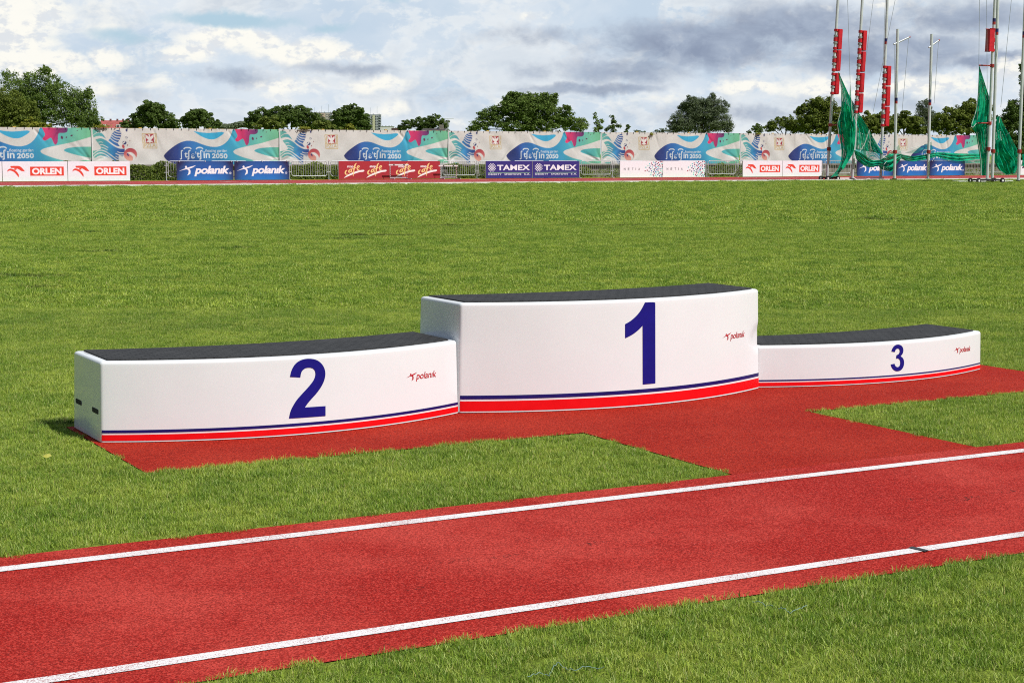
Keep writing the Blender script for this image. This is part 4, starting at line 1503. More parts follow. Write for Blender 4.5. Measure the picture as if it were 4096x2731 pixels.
def leaf_cards(P, Nn, size, rnd, aspect=.6):
    """small folded leaves (two triangles each); P centres, Nn normals"""
    n_ = len(P)
    a = rnd.normal(size=(n_, 3)); a -= (a * Nn).sum(1, keepdims=True) * Nn
    a /= np.linalg.norm(a, axis=1, keepdims=True) + 1e-9
    b_ = np.cross(Nn, a)
    sz = size * rnd.uniform(.6, 1.3, (n_, 1))
    V = np.stack([P - a * sz * .5, P + b_ * sz * aspect * .5 - Nn * sz * .08, P + a * sz * .5, P - b_ * sz * aspect * .5 - Nn * sz * .08], 1)
    Q = np.arange(n_ * 4).reshape(n_, 4)
    return V.reshape(-1, 3), Q


def hedge(sa, sb, dens, zmax, label, mat=L_hedge):
    n_ = int((sb - sa) * dens)
    s = rng.uniform(sa, sb, n_); z = zmax * rng.random(n_) ** .8 * (1 + .12 * np.sin(s * 2.3) + .08 * np.sin(s * 5.1))
    nn_ = rng.uniform(-.35, .1, n_) + .12 * np.sin(s * 3.1) - .25 * (1 - z / zmax)
    P = np.stack([s - sa, nn_, z], 1)
    Nn = rng.normal(size=(n_, 3)) * .55 + np.array([0, -.8, .45]); Nn /= np.linalg.norm(Nn, axis=1, keepdims=True)
    V, Q = leaf_cards(P, Nn, .105, rng, .75)
    o = fastmesh('ivy', V, Q, mat)
    o.location = P2(sa, 86.6); o.rotation_euler = (0, 0, A2)
    return tag(o, label, 'ivy')


hedge(14, 26.5, 800, .86, 'thick ivy on the low wall behind the leftmost bare barrier')
hedge(29.5, 36, 800, .80, 'thick ivy on the low wall between the blue banners and dark red boards')
hedge(41.6, 46, 600, .78, 'ivy patch on the low wall left of the navy boards')
hedge(48.3, 51.2, 500, .62, 'ivy patch on the low wall right of the navy boards')
hedge(51.2, 53.5, 160, .5, 'thin ivy low down by the left dotted white board')
hedge(57.4, 62.5, 380, .72, 'ivy behind the bare barrier right of the dotted white boards')
hedge(78, 86, 90, .5, 'sparse ivy behind the bare barriers near the right picture edge')

# ------------------------------------------------------------------ hammer cage: posts, pads, nets, trolleys
Z7 = lambda p: (3240 + p[0] * .33165, 240 + p[1] * .33165)
Z8 = lambda p: (3660 + p[0] * .33156, 240 + p[1] * .33156)
Z6 = lambda p: (3200 + p[0] * .38095, p[1] * .38095)


def on(p, N):
    s, z = onplane(p[0], p[1], N)
    return Vector(P2(s, N, z))


def post(base, up, label, ztop=10.4, dia=.15, bands=(), pads=(), arms=(), collars=(), tarm=None, top_cap=True, padside=1):
    N = float(ground(*base) @ N2)
    p0 = on(base, N); p0.z = 0
    p1 = on(up, N)
    dv = (p1 - p0) / (p1.z - p0.z)
    root = empty('cage_post', p0)
    tag(root, label, 'cage post', 'tall white posts of the throwing cage')
    at_z = lambda z: dv * z
    z_of = lambda y: on((base[0] + (up[0] - base[0]) * (base[1] - y) / (base[1] - up[1]), y), N).z
    m_ = MB(); m_.tube([at_z(0), at_z(ztop * .5), at_z(ztop)], dia / 2, 14)
    m_.build('pole', M_polemat, root, True)
    m_ = MB(); m_.tube([at_z(0), at_z(.12)], dia / 2 + .05, 12); m_.build('base_collar', M_black, root, True)
    for y in bands:
        z = z_of(y)
        m_ = MB(); m_.tube([at_z(z), at_z(z + .17)], dia / 2 + .004, 14, caps=False); bnd = m_.build('blue_band', M_bandblue, root, True)
        m_ = MB(); m_.tube([at_z(z - .14), at_z(z)], dia / 2 + .004, 14, caps=False); m_.build('red_band', M_bracket, root, True)
    for y in collars:
        z = z_of(y)
        m_ = MB(); m_.tube([at_z(z - .09), at_z(z + .09)], dia / 2 + .035, 12); m_.build('collar', M_bracket, root, True)
    for (y0, y1) in pads:
        za_, zb_ = z_of(y1) + .015, z_of(y0) - .015
        c0 = at_z((za_ + zb_) / 2)
        ex = Vector((D2[0], D2[1], 0)) * padside
        M = Matrix.Identity(4)
        # pad block beside the pole, edges slightly bevelled, following the lean of the pole
        bm = bmesh.new()
        bmesh.ops.create_cube(bm, size=1)
        for v in bm.verts:
            zz = za_ + (v.co.z + .5) * (zb_ - za_)
            pz = at_z(zz)
            off = ex * (.215 + v.co.x * .27) + Vector((N2[0], N2[1], 0)) * (v.co.y * .30)
            v.co = pz + off
        bmesh.ops.bevel(bm, geom=bm.edges[:], offset=.025, segments=2, affect='EDGES')
        me = bpy.data.meshes.new('pad'); bm.to_mesh(me); bm.free()
        me.materials.append(M_padred)
        pad = link(bpy.data.objects.new('pad', me), root)
        hgt = zb_ - za_
        for f_, hh_, mt_ in ((.055, .065, M_padred), (.33, .045, M_strap), (.50, .10, M_padred), (.67, .045, M_strap), (.945, .065, M_padred)):
            m_ = MB()
            zc = za_ + f_ * hgt
            m_.tube([at_z(zc - hh_), at_z(zc + hh_)], dia / 2 + .04, 10)
            m_.build('sleeve' if mt_ is M_padred else 'buckle', mt_, pad, True)
    for (pa, pb) in arms:
        qa, qb = on(pa, N) - p0, on(pb, N) - p0
        m_ = MB(); m_.tube([qa, qb], .035, 8); m_.build('bracket_arm', M_bracket, root, True)
        m_ = MB(); c_ = at_z(qa.z); m_.tube([c_ - Vector((0, 0, .08)), c_ + Vector((0, 0, .08))], dia / 2 + .03, 12); m_.build('collar', M_bracket, root, True)
    if tarm:
        qa, qb = on(tarm[0], N) - p0, on(tarm[1], N) - p0
        m_ = MB(); m_.tube([qa, qb], .045, 8); ta = m_.build('top_arm', M_steel, root, True)
        m_ = MB(); m_.tube([qb - (qb - qa).normalized() * .06, qb], .05, 8); m_.build('end_cap', M_bracket, ta, True)
    return root, p0, N


z6y = lambda y: y * .38095
post((3308, 722.5), (3352, 0), 'leaning cage post with three red pads, left edge of the green net', pads=((z6y(305), z6y(525)), (z6y(527), z6y(750)), (z6y(765), z6y(995))), arms=((Z7((225, 785)), Z7((328, 785))),), collars=(Z7((0, 1075))[1],))
post((3409, 722.5), (3449.5, 0), 'cage post with four red pads behind the left hanging net', pads=((z6y(320), z6y(538)), (z6y(540), z6y(760)), (z6y(765), z6y(978)), (z6y(980), z6y(1190))))
post((3522, 721), (3549.8, 0), 'cage post with three low red pads, right of the left hanging net', bands=(z6y(440),), pads=((Z7((0, 70))[1], Z7((0, 315))[1]), (Z7((0, 318))[1], Z7((0, 560))[1]), (Z7((0, 562))[1], Z7((0, 805))[1])))
post((3577.6, 722.6), (3589.8, 164), 'shorter white post with slanting top arm, left one of two', ztop=8.05, bands=(Z6((0, 1062))[1],), tarm=(Z6((985, 468)), Z6((1155, 390))), collars=(Z7((0, 1108))[1],))
post((3711.4, 721), (3725.8, 177), 'shorter white post with slanting top arm, right one of two', ztop=7.9, bands=(Z6((0, 1080))[1],), tarm=(Z6((1353, 502)), Z6((1464, 422))), collars=(Z8((0, 1108))[1],))
post((3947.8, 730), (3980, 0), 'cage post with one short red pad high up, in front of the right net', bands=(Z6((0, 232))[1],), pads=((z6y(305), z6y(545)),), padside=-1, arms=((Z8((945, 72)), Z8((772, 66))), (Z8((905, 765)), Z8((760, 762)))), collars=(Z8((0, 1075))[1],))
post((3968.4, 731), (3991.7, 0), 'bare cage post close beside the one with the short pad', bands=(Z6((0, 340))[1],), collars=(Z8((0, 1100))[1],))
post((4072.8, 731), (4096, 133), 'rightmost cage post, leaning out of the right picture edge', bands=(Z6((0, 370))[1],), collars=(Z8((0, 1103))[1],), ztop=9.5)


def drape(name, left, right, N, mat, parent, rows=44, cols=28, pleat=.10, freq=5.0, seed=0, N1_=None):
    """hung net between two edge lines given in the photograph, pleated in depth"""
    def resample(pl, n_):
        pl = np.array(pl, float); d_ = np.r_[0, np.cumsum(np.linalg.norm(np.diff(pl, axis=0), axis=1))]
        u = np.linspace(0, d_[-1], n_)
        q = np.stack([np.interp(u, d_, pl[:, k]) for k in (0, 1)], 1)
        for _ in range(3): q[1:-1] = .25 * q[:-2] + .5 * q[1:-1] + .25 * q[2:]
        return q
    A, B_ = resample(left, rows), resample(right, rows)
    V, UV = [], []
    r_ = np.random.default_rng(seed)
    ph = r_.uniform(0, 6)
    for i in range(rows):
        for j in range(cols):
            u = j / (cols - 1)
            p = A[i] * (1 - u) + B_[i] * u
            w = np.linalg.norm(A[i] - B_[i])
            Nn_ = N if N1_ is None else N + (N1_ - N) * u
            dep = pleat * min(1, w / 60) * (math.sin(2 * math.pi * freq * u + ph + .5 * math.sin(i * .21)) + .35 * math.sin(2 * math.pi * freq * 2.3 * u + i * .13))
            q = on(p, Nn_)
            V.append((q.x + N2[0] * dep, q.y + N2[1] * dep, q.z))
            UV.append((u * max(.5, np.linalg.norm(A[rows // 2] - B_[rows // 2]) * .0138 * 1.25), i / (rows - 1) * np.linalg.norm(np.diff(A, axis=0), axis=1).sum() * .0138))
    idx = np.arange(rows * cols).reshape(rows, cols)
    Q = np.stack([idx[1:, :-1], idx[1:, 1:], idx[:-1, 1:], idx[:-1, :-1]], -1).reshape(-1, 4)
    return fastmesh(name, np.array(V), Q, mat, parent, True, np.array(UV))


def ropeline(name, pix, N, parent, r_=.018, mat=M_rope):
    pts = []
    for i in range(len(pix) - 1):
        for k in range(5):
            a_ = np.array(pix[i]) * (1 - k / 5) + np.array(pix[i + 1]) * k / 5
            pts.append(on(a_, N))
    pts.append(on(pix[-1], N))
    m_ = MB(); m_.tube(pts, r_, 6)
    return m_.build(name, mat, parent, True)


NL = 70.8
net = empty('safety_net', P2(onplane(3400, 700, NL)[0], NL))
tag(net, 'green safety net hanging in a tall pointed drape from the leftmost cage post', 'net', 'green nets of the throwing cage')
z7 = lambda l: [Z7(p) for p in l]
z8 = lambda l: [Z8(p) for p in l]


def rel(o, root):
    o.data.transform(Matrix.Translation(-root.location)); return o


rel(drape('curtain', z7([(340, 150), (372, 330), (380, 600), (330, 775), (352, 900), (376, 1050), (372, 1200), (345, 1310), (250, 1415)]), z7([(343, 150), (430, 340), (500, 560), (562, 800), (558, 900), (548, 1000), (540, 1090), (470, 1200), (330, 1400)]), NL, M_net, net, seed=1), net)
rel(drape('curtain_fold', z7([(400, 500), (400, 700), (410, 900), (430, 1000), (440, 1100), (440, 1180), (380, 1290)]), z7([(470, 560), (500, 720), (548, 850), (540, 960), (530, 1060), (535, 1110), (400, 1330)]), NL - .25, M_netbundle, net, seed=2), net)
rel(drape('curtain_wing', z7([(343, 150), (440, 420), (500, 640), (560, 820), (552, 950), (545, 1080)]), z7([(346, 150), (475, 440), (600, 665), (720, 860), (800, 1000), (885, 1135)]), NL + .5, M_net, net, seed=3, freq=4), net)
rel(drape('peak', z7([(484, 290), (470, 500), (480, 640), (500, 745)]), z7([(486, 290), (500, 500), (540, 700), (570, 810)]), NL + .2, M_net, net, rows=24, cols=12, seed=4, freq=2), net)
rel(drape('thin_drape', z7([(715, 845), (660, 1000), (590, 1110), (640, 1160), (760, 1230)]), z7([(717, 845), (760, 940), (830, 1060), (880, 1140), (870, 1190)]), NL + .4, M_netthin, net, rows=24, cols=16, seed=5, freq=3), net)
for l in ([(378, 340), (400, 560), (440, 680), (500, 748), (512, 735), (486, 300)], [(486, 300), (505, 600), (568, 810), (550, 1075)], [(375, 600), (330, 775), (372, 1080)], [(715, 845), (660, 1010), (600, 1110)], [(717, 850), (735, 1150)]):
    rel(ropeline('edge_rope', z7(l), NL - .1, net, .014), net)

net2 = empty('safety_net', P2(onplane(3600, 640, NL)[0], NL))
tag(net2, 'gathered green net slung in a low swag between the cage posts', 'net', 'green nets of the throwing cage')
swt = z7([(530, 1085), (600, 1115), (680, 1175), (760, 1215), (840, 1205), (900, 1160), (960, 1130), (1090, 1135)])
swb = z7([(538, 1110), (575, 1220), (650, 1275), (740, 1300), (830, 1275), (880, 1335), (980, 1352), (1095, 1200)])
rel(drape('swag', swt, swb, NL - .2, M_netbundle, net2, rows=60, cols=18, pleat=.16, freq=3, seed=6), net2)
swt = z7([(1088, 1136), (1150, 1150), (1250, 1165)]) + z8([(0, 1162), (120, 1140), (258, 1118)])
swb = z7([(1098, 1190), (1150, 1215), (1250, 1228)]) + z8([(0, 1222), (130, 1205), (262, 1165)])
rel(drape('swag', swt, swb, NL - .4, M_netbundle, net2, rows=50, cols=14, pleat=.14, freq=2.4, seed=7), net2)
swt = z8([(250, 1118), (300, 1115), (400, 1120), (520, 1128), (660, 1132), (780, 1135), (910, 1118)])
swb = z8([(255, 1165), (320, 1192), (420, 1212), (540, 1222), (660, 1212), (790, 1195), (915, 1160)])
rel(drape('swag', swt, swb, NL - .9, M_netbundle, net2, rows=60, cols=14, pleat=.14, freq=2.4, seed=8, N1_=NL - 1.2), net2)
swt = z8([(300, 1180), (420, 1205), (540, 1218), (660, 1205), (800, 1190)]); swb = z8([(310, 1205), (420, 1238), (560, 1255), (680, 1245), (800, 1225)])
rel(drape('swag_fringe', swt, swb, NL - .7, M_netthin, net2, rows=40, cols=10, pleat=.06, freq=2, seed=9), net2)
rel(drape('thin_peak', z7([(1072, 1025), (1000, 1090), (920, 1150)]), z7([(1074, 1025), (1085, 1080), (1098, 1140)]), NL - .1, M_netthin, net2, rows=18, cols=12, seed=10, freq=2), net2)
rel(drape('thin_peak', z8([(200, 985), (100, 1040), (0, 1085), (-120, 1125)]), z8([(202, 985), (212, 1040), (228, 1080), (250, 1125)]), NL - .2, M_netthin, net2, rows=20, cols=16, seed=11, freq=2), net2)
for l in ([(1072, 1025), (1010, 1085), (915, 1150)], [(880, 1170), (930, 1190), (935, 1210), (890, 1265), (880, 1400)]):
    rel(ropeline('edge_rope', z7(l), NL - .5, net2, .014), net2)
rel(ropeline('edge_rope', z8([(200, 985), (100, 1030), (-250, 1115)]), NL - .3, net2, .014), net2)

NR = 63.6
net3 = empty('safety_net', P2(onplane(3960, 700, NR)[0], NR))
tag(net3, 'green safety net hanging beside the two close cage posts at the right', 'net', 'green nets of the throwing cage')
rel(drape('curtain', z8([(772, 65), (772, 400), (760, 560), (682, 800), (740, 880), (770, 1050), (790, 1200), (800, 1395)]), z8([(775, 65), (840, 270), (905, 490), (905, 700), (890, 1000), (880, 1150), (856, 1395)]), NR, M_netbundle, net3, rows=60, cols=26, seed=12), net3)
rel(drape('curtain_edge', z8([(770, 400), (735, 620), (680, 808), (720, 850), (760, 980)]), z8([(775, 400), (780, 620), (790, 800), (790, 900), (790, 1000)]), NR + .2, M_netthin, net3, rows=20, cols=10, seed=13, freq=2), net3)
rel(drape('wing', z8([(985, 690), (975, 850), (962, 1000), (955, 1120), (965, 1240), (1010, 1330), (1090, 1380)]), z8([(1020, 680), (1070, 800), (1150, 940), (1222, 1085), (1236, 1190), (1232, 1270), (1222, 1335)]), NR, M_net, net3, rows=50, cols=30, seed=14, freq=6), net3)
rel(drape('wing_bundle', z8([(975, 960), (955, 1120), (968, 1240), (1020, 1335), (1100, 1385)]), z8([(1060, 980), (1150, 1120), (1230, 1205), (1226, 1290), (1200, 1370)]), NR - .25, M_netbundle, net3, rows=40, cols=26, seed=15, freq=5), net3)
rel(drape('wing_tail', z8([(1285, 1140), (1290, 1210), (1280, 1280)]), z8([(1500, 1100), (1500, 1200), (1500, 1300)]), NR - 1.5, M_netbundle, net3, rows=16, cols=16, seed=16, freq=3), net3)
for l in ([(768, 400), (735, 620), (676, 808), (700, 815), (745, 760), (765, 560)], [(1015, 760), (1028, 670)], [(745, 870), (775, 1060), (795, 1200), (802, 1395)]):
    rel(ropeline('edge_rope', z8(l), NR - .1, net3, .014), net3)

for i, (pa, pb, N, lab) in enumerate((
        (Z6((500, 0)), Z6((527, 880)), NL, 'thin grey hoist line above the small peak of the left net'),
        (Z6((770, 0)), Z6((640, 1050)), 71.2, 'thin grey hoist line right of the post with four pads'),
        (Z6((1000, 0)), Z6((768, 1180)), 69.8, 'long slanting grey hoist line crossing the post with low pads'),
        (Z6((896, 0)), Z6((872, 690)), 69.7, 'thin grey hoist line just left of the post with low pads'),
        (Z6((1141, 405)), Z6((1072, 1170)), 69.5, 'grey line hanging from the left top arm'),
        (Z6((996, 468)), Z6((990, 1310)), 69.5, 'grey line close along the left of the first top arm post'),
        (Z6((1455, 430)), Z6((1408, 1090)), 70.0, 'grey line hanging from the right top arm'),
        (Z6((1885, 0)), Z6((1878, 690)), 62.8, 'grey hoist line rising from the tip of the right net'),
        (Z6((1960, 0)), Z6((1966, 960)), 62.8, 'grey hoist line between the right net tip and the padded post'),
        (Z6((2220, 0)), Z6((2108, 1130)), 62.2, 'slanting grey hoist line left of the rightmost cage post'))):
    o = ropeline('hoist_line', [pa, pb], N, None, .011, M_wire)
    tag(o, lab, 'rope', 'hoist lines of the throwing cage')


def trolley(name, s0, s1, n_, label, beam=None):
    root = empty(name, P2((s0 + s1) / 2, n_), A2)
    tag(root, label, 'trolley', 'wheeled bases of the throwing cage')
    hw = (s1 - s0) / 2
    m_ = MB()
    m_.box((0, -.18, .16), (2 * hw, .07, .07)); m_.box((0, .28, .16), (2 * hw, .07, .07)); m_.box((-hw + .1, .05, .165), (.09, .46, .06)); m_.box((hw - .1, .05, .165), (.09, .46, .06))
    m_.box((0, .05, .19), (.5, .5, .04))
    m_.build('chassis', M_black, root)
    for x in (-hw, hw):
        for y in (-.24, .34):
            m_ = MB(); m_.tube([(x, y - .04, .13), (x, y + .04, .13)], .13, 16)
            wh_ = m_.build('wheel', M_black, root, True)
            m_ = MB(); m_.tube([(x, y - .045, .13), (x, y + .045, .13)], .055, 12); m_.build('hub', M_whitepaint, wh_, True)
    if beam:
        m_ = MB(); m_.box(((beam[0] + beam[1]) / 2, -.10, .12), (beam[1] - beam[0], .12, .07)); m_.build('beam', M_whitepaint, root)


sa = onplane(Z7((150, 0))[0], 728, 71.4)[0]; sb = onplane(Z7((270, 0))[0], 728, 71.4)[0]
trolley('cage_trolley', sa, sb, 71.2, 'small black wheeled base with a long white beam under the leftmost cage post', (.2, 3.6))
sa = onplane(Z8((725, 0))[0], 735, 61.6)[0]; sb = onplane(Z8((1010, 0))[0], 735, 61.6)[0]
trolley('cage_trolley', sa, sb, 61.6, 'wide black wheeled base under the two close cage posts', None)
sa = onplane(Z8((520, 0))[0], 728, 63.4)[0]; sb = onplane(Z8((1175, 0))[0], 728, 63.4)[0]
m_ = MB(); m_.box((0, 0, .06), (sb - sa, .5, .05))
o = m_.build('ground_board', M_whitepaint); o.location = P2((sa + sb) / 2, 63.6); o.rotation_euler = (0, 0, A2)
tag(o, 'flat white board on the grass behind the wide trolley', 'board')

# ------------------------------------------------------------------ trees beyond the fence


def tree(name, label, Y, ells, leaf, n_leaf, mat, trunk=None, group='trees beyond the fence', limbs=True, clumpk=1.0, spray=.55, seed=1, cat='tree'):
    r_ = np.random.default_rng(seed)
    if name not in ('sapling', 'yellow_shrub', 'olive_shrub'):
        Y *= 2.35; leaf *= 1.22; n_leaf = int(n_leaf * 3.0)
    k = Y / F
    C = []
    for (x, y, rx, ry) in ells:
        p = at(x, y, Y); C.append((p, rx * k, ry * k))
    if name not in ('sapling',):
        for (x, y, rx, ry) in list(ells):
            for _ in range(4):
                a_ = r_.uniform(-.15, math.pi + .15)
                f_ = r_.uniform(.16, .32)
                C.append((at(x + math.cos(a_) * rx * r_.uniform(.80, 1.0), y - math.sin(a_) * ry * r_.uniform(.80, 1.02), Y) + np.array([0, r_.normal(0, .4 * rx * k), 0]), rx * k * f_, ry * k * f_ * r_.uniform(.7, 1.2)))
    bx = trunk if trunk is not None else sum(e[0] for e in ells) / len(ells)
    base = at(bx, 700, Y); base[2] = 0
    root = empty(name, tuple(base))
    tag(root, label, cat, group)
    area = sum(rx * rz for (_, rx, rz) in C)
    P, Nn = [], []
    for (p, rx, rz) in C:
        cnt = max(24, int(n_leaf * rx * rz / area))
        ncl = max(4, int(clumpk * 22 * (rx * rz) ** .62))
        per = max(4, cnt // ncl)
        dv = r_.normal(size=(ncl, 3)); dv /= np.linalg.norm(dv, axis=1, keepdims=True)
        rad = .30 + .68 * r_.random((ncl, 1)) ** .60
        ry = .8 * (rx + rz) / 2
        cc = dv * rad * np.array([rx, ry, rz]) * .92
        csz = (.24 + .22 * r_.random((ncl, 1))) * min(rx, rz) ** .55
        for c_, s_c in zip(cc, csz):
            v = r_.normal(size=(per, 3)); v /= np.linalg.norm(v, axis=1, keepdims=True)
            rr = r_.random((per, 1)) ** .45
            q = c_ + v * rr * s_c * np.array([1.25, 1.25, .85])
            P.append(q + p - base); Nn.append(v * .8 + np.array([0, 0, .55]) + r_.normal(size=(per, 3)) * .45)
    P = np.concatenate(P); Nn = np.concatenate(Nn); Nn /= np.linalg.norm(Nn, axis=1, keepdims=True)
    keep = P[:, 2] > .25
    V, Q = leaf_cards(P[keep], Nn[keep], leaf, r_, .62)
    fastmesh('crown', V, Q, mat, root)
    m_ = MB()
    big = max(C, key=lambda e: e[1] * e[2])
    top = Vector(big[0] - base) + Vector((0, 0, big[2] * .35))
    r0 = max(.05, .035 * top.z)
    mid_ = Vector((top.x * .3, top.y * .3, top.z * .45))
    m_.tube([(0, 0, 0), tuple(mid_), tuple(top)], [r0, r0 * .7, r0 * .2], 8)
    m_.build('trunk', M_bark, root, True)
    if limbs:
        m_ = MB()
        for (p, rx, rz) in C[:len(ells)]:
            q = Vector(p - base)
            st_ = mid_.lerp(top, r_.uniform(0, .3))
            m_.tube([tuple(st_), tuple(st_.lerp(q, .55) + Vector((0, 0, .1 * rz))), tuple(q + Vector((0, 0, rz * .3)))], [r0 * .42, r0 * .26, r0 * .08], 6)
            for _ in range(5):
                e = q + Vector((r_.uniform(-.8, .8) * rx, r_.uniform(-.5, .5) * rx, r_.uniform(-.2, .85) * rz))
                m_.tube([tuple(q), tuple(q.lerp(e, .5) + Vector((0, 0, .05))), tuple(e)], [r0 * .14, r0 * .09, r0 * .03], 5)
        m_.build('limbs', M_bark, root, True)
    return root


E_ = tree
tree('broadleaf_tree', 'huge mid green tree at the left picture edge, tallest on the left', 128, [(60, 400, 110, 125), (160, 370, 95, 100), (255, 420, 95, 95), (320, 440, 75, 95), (345, 490, 60, 50), (120, 470, 120, 70), (20, 470, 70, 90)], .26, 17000, L_mid, 180, seed=11, clumpk=1.5)
tree('broadleaf_tree', 'yellowish green tree low at the left picture edge, before the huge one', 112, [(10, 430, 75, 85), (70, 450, 70, 75), (120, 490, 55, 45), (30, 510, 90, 45)], .22, 7000, L_olive, 40, seed=12, clumpk=1.3)
tree('yellow_shrub', 'bright yellow green shrub just above the fence at the far left', 106, [(140, 497, 38, 26), (180, 508, 30, 18), (105, 506, 26, 18)], .16, 1600, L_yellow, 140, seed=13, limbs=False, cat='shrub', group=None)
tree('shrub', 'dark low shrub between the huge left tree and the red roofs', 118, [(375, 492, 40, 24), (345, 500, 36, 20)], .2, 1500, L_dark, 370, seed=14, limbs=False, cat='shrub', group=None)
tree('chestnut_tree', 'rounded dark tree right of the red roofs', 120, [(605, 460, 62, 44), (570, 485, 55, 35), (655, 485, 52, 38), (625, 440, 40, 28), (515, 500, 32, 22), (690, 505, 30, 24)], .26, 9000, L_dark, 610, seed=15, clumpk=1.3)
tree('chestnut_tree', 'dark tree, smaller neighbour right of the rounded one by the red roofs', 122, [(795, 472, 48, 36), (760, 490, 45, 28), (840, 497, 38, 26), (790, 450, 30, 20)], .26, 6500, L_dark, 795, seed=16, clumpk=1.3)
tree('chestnut_tree', 'broad dark tree left of the pale apartment tower', 126, [(1045, 465, 50, 36), (1110, 470, 60, 44), (1165, 465, 65, 44), (1210, 455, 48, 32), (1240, 490, 70, 38), (1010, 490, 34, 28), (1300, 505, 50, 24)], .25, 12000, L_dark, 1170, seed=17, clumpk=1.3)
tree('olive_shrub', 'rounded lighter bush at the foot of the broad dark tree', 108, [(1080, 492, 48, 24), (1045, 503, 30, 18), (1115, 505, 34, 18)], .17, 3200, L_olive, 1080, seed=18, limbs=False, cat='shrub', group=None)
tree('olive_shrub', 'low lighter bush between the two dark trees by the apartment towers', 108, [(1300, 507, 44, 18), (1275, 500, 24, 14), (1335, 514, 30, 12)], .16, 2200, L_olive, 1300, seed=19, limbs=False, cat='shrub', group=None)
tree('chestnut_tree', 'cone shaped dark tree between the two apartment towers', 118, [(1400, 440, 34, 28), (1385, 470, 60, 40), (1425, 475, 52, 42), (1440, 500, 44, 36), (1360, 495, 44, 36), (1405, 505, 70, 30)], .26, 10000, L_dark, 1400, seed=20, clumpk=1.3)
tree('yellow_shrub', 'tiny bright yellow sapling in front of the cone shaped tree', 104, [(1400, 507, 13, 11), (1394, 516, 10, 10), (1408, 517, 9, 9)], .15, 420, L_yellow, 1400, seed=21, limbs=False, cat='shrub', group=None)
tree('broadleaf_tree', 'small dark tree left of the aerial and the dark house roof', 172, [(1735, 485, 45, 26), (1690, 495, 45, 24), (1770, 500, 28, 24), (1635, 500, 30, 22), (1700, 510, 50, 18), (1610, 512, 22, 16)], .24, 6500, L_dark, 1710, seed=22, clumpk=1.2)
tree('broadleaf_tree', 'large spreading tree with open limbs at the centre right', 124, [(2080, 430, 95, 55), (2150, 440, 95, 65), (2040, 400, 34, 22), (2110, 400, 70, 34), (2195, 405, 44, 36), (1960, 460, 48, 32), (2000, 440, 40, 26), (2250, 470, 60, 44), (2310, 500, 45, 34), (1925, 500, 50, 30), (2060, 495, 100, 40), (2180, 500, 110, 36), (1890, 518, 26, 14)], .24, 21000, L_mid, 2105, seed=23, clumpk=1.7)
tree('sapling', 'tallest thin sapling right of the large spreading tree', 116, [(2380, 460, 7, 18), (2383, 485, 11, 18), (2395, 505, 18, 20), (2408, 490, 8, 14), (2380, 520, 15, 14)], .13, 650, L_mid, 2388, seed=24, limbs=False, group='young trees above the fence')
tree('sapling', 'pointed dark sapling, middle of the young ones', 116, [(2449, 470, 7, 12), (2451, 490, 10, 15), (2455, 512, 20, 16), (2475, 505, 9, 14), (2430, 518, 10, 14)], .14, 750, L_dark, 2451, seed=25, limbs=False, group='young trees above the fence')
tree('sapling', 'smallest dark sapling right of the pointed one', 116, [(2511, 508, 6, 12), (2505, 522, 8, 10)], .14, 220, L_dark, 2508, seed=26, limbs=False, group='young trees above the fence')
tree('shrub', 'dark wisp of shrub left below the round grey green tree', 118, [(2560, 527, 24, 8), (2655, 524, 26, 12), (2630, 528, 16, 8)], .15, 500, L_grey, 2600, seed=27, limbs=False, cat='shrub', group=None)
tree('willow_tree', 'round grey green tree standing alone right of centre', 126, [(2810, 440, 75, 58), (2770, 425, 40, 40), (2855, 425, 50, 42), (2740, 480, 62, 50), (2870, 480, 62, 52), (2800, 500, 100, 40), (2700, 510, 36, 28), (2910, 505, 28, 28)], .17, 22000, L_grey, 2805, seed=28, clumpk=2.0)
tree('conifer', 'small dark pointed tree alone above the fence, right of the round grey green tree', 150, [(3022, 515, 18, 16), (3040, 518, 14, 14), (2997, 528, 9, 8), (3030, 505, 10, 10)], .2, 900, L_dark, 3025, seed=29, limbs=False)
tree('broadleaf_tree', 'light green bushy tree left of the leftmost cage post', 140, [(3110, 500, 36, 28), (3150, 495, 34, 32), (3080, 512, 26, 22), (3180, 505, 34, 30), (3220, 515, 36, 22)], .22, 4500, L_light, 3130, seed=30)
tree('chestnut_tree', 'tall dark tree directly behind the leftmost cage post', 138, [(3255, 420, 42, 28), (3300, 430, 52, 44), (3245, 460, 60, 42), (3320, 470, 55, 60), (3260, 500, 80, 40), (3200, 450, 24, 14), (3350, 500, 50, 40)], .3, 10000, L_olive, 3280, seed=31, clumpk=1.2)
tree('chestnut_tree', 'dark tree behind the post with low red pads', 140, [(3480, 480, 46, 34), (3530, 485, 46, 40), (3450, 505, 44, 32), (3510, 515, 80, 28)], .3, 7000, L_olive, 3500, seed=32)
tree('chestnut_tree', 'dark tree behind the first short post with top arm', 141, [(3610, 480, 48, 36), (3650, 500, 46, 36), (3580, 505, 50, 32), (3670, 520, 46, 22)], .3, 6000, L_olive, 3620, seed=33)
tree('birch_tree', 'feathery grey green birch behind the second short post with top arm', 150, [(3700, 430, 28, 34), (3690, 465, 34, 36), (3722, 470, 26, 40), (3700, 500, 40, 36)], .15, 7500, L_grey, 3702, seed=34, clumpk=2.0)
tree('chestnut_tree', 'broad dark tree left of the right hanging net', 138, [(3880, 440, 50, 40), (3840, 455, 50, 36), (3790, 480, 56, 40), (3900, 480, 60, 52), (3830, 510, 90, 34), (3755, 510, 32, 28), (3935, 450, 40, 60)], .3, 12000, L_olive, 3850, seed=35, clumpk=1.2)
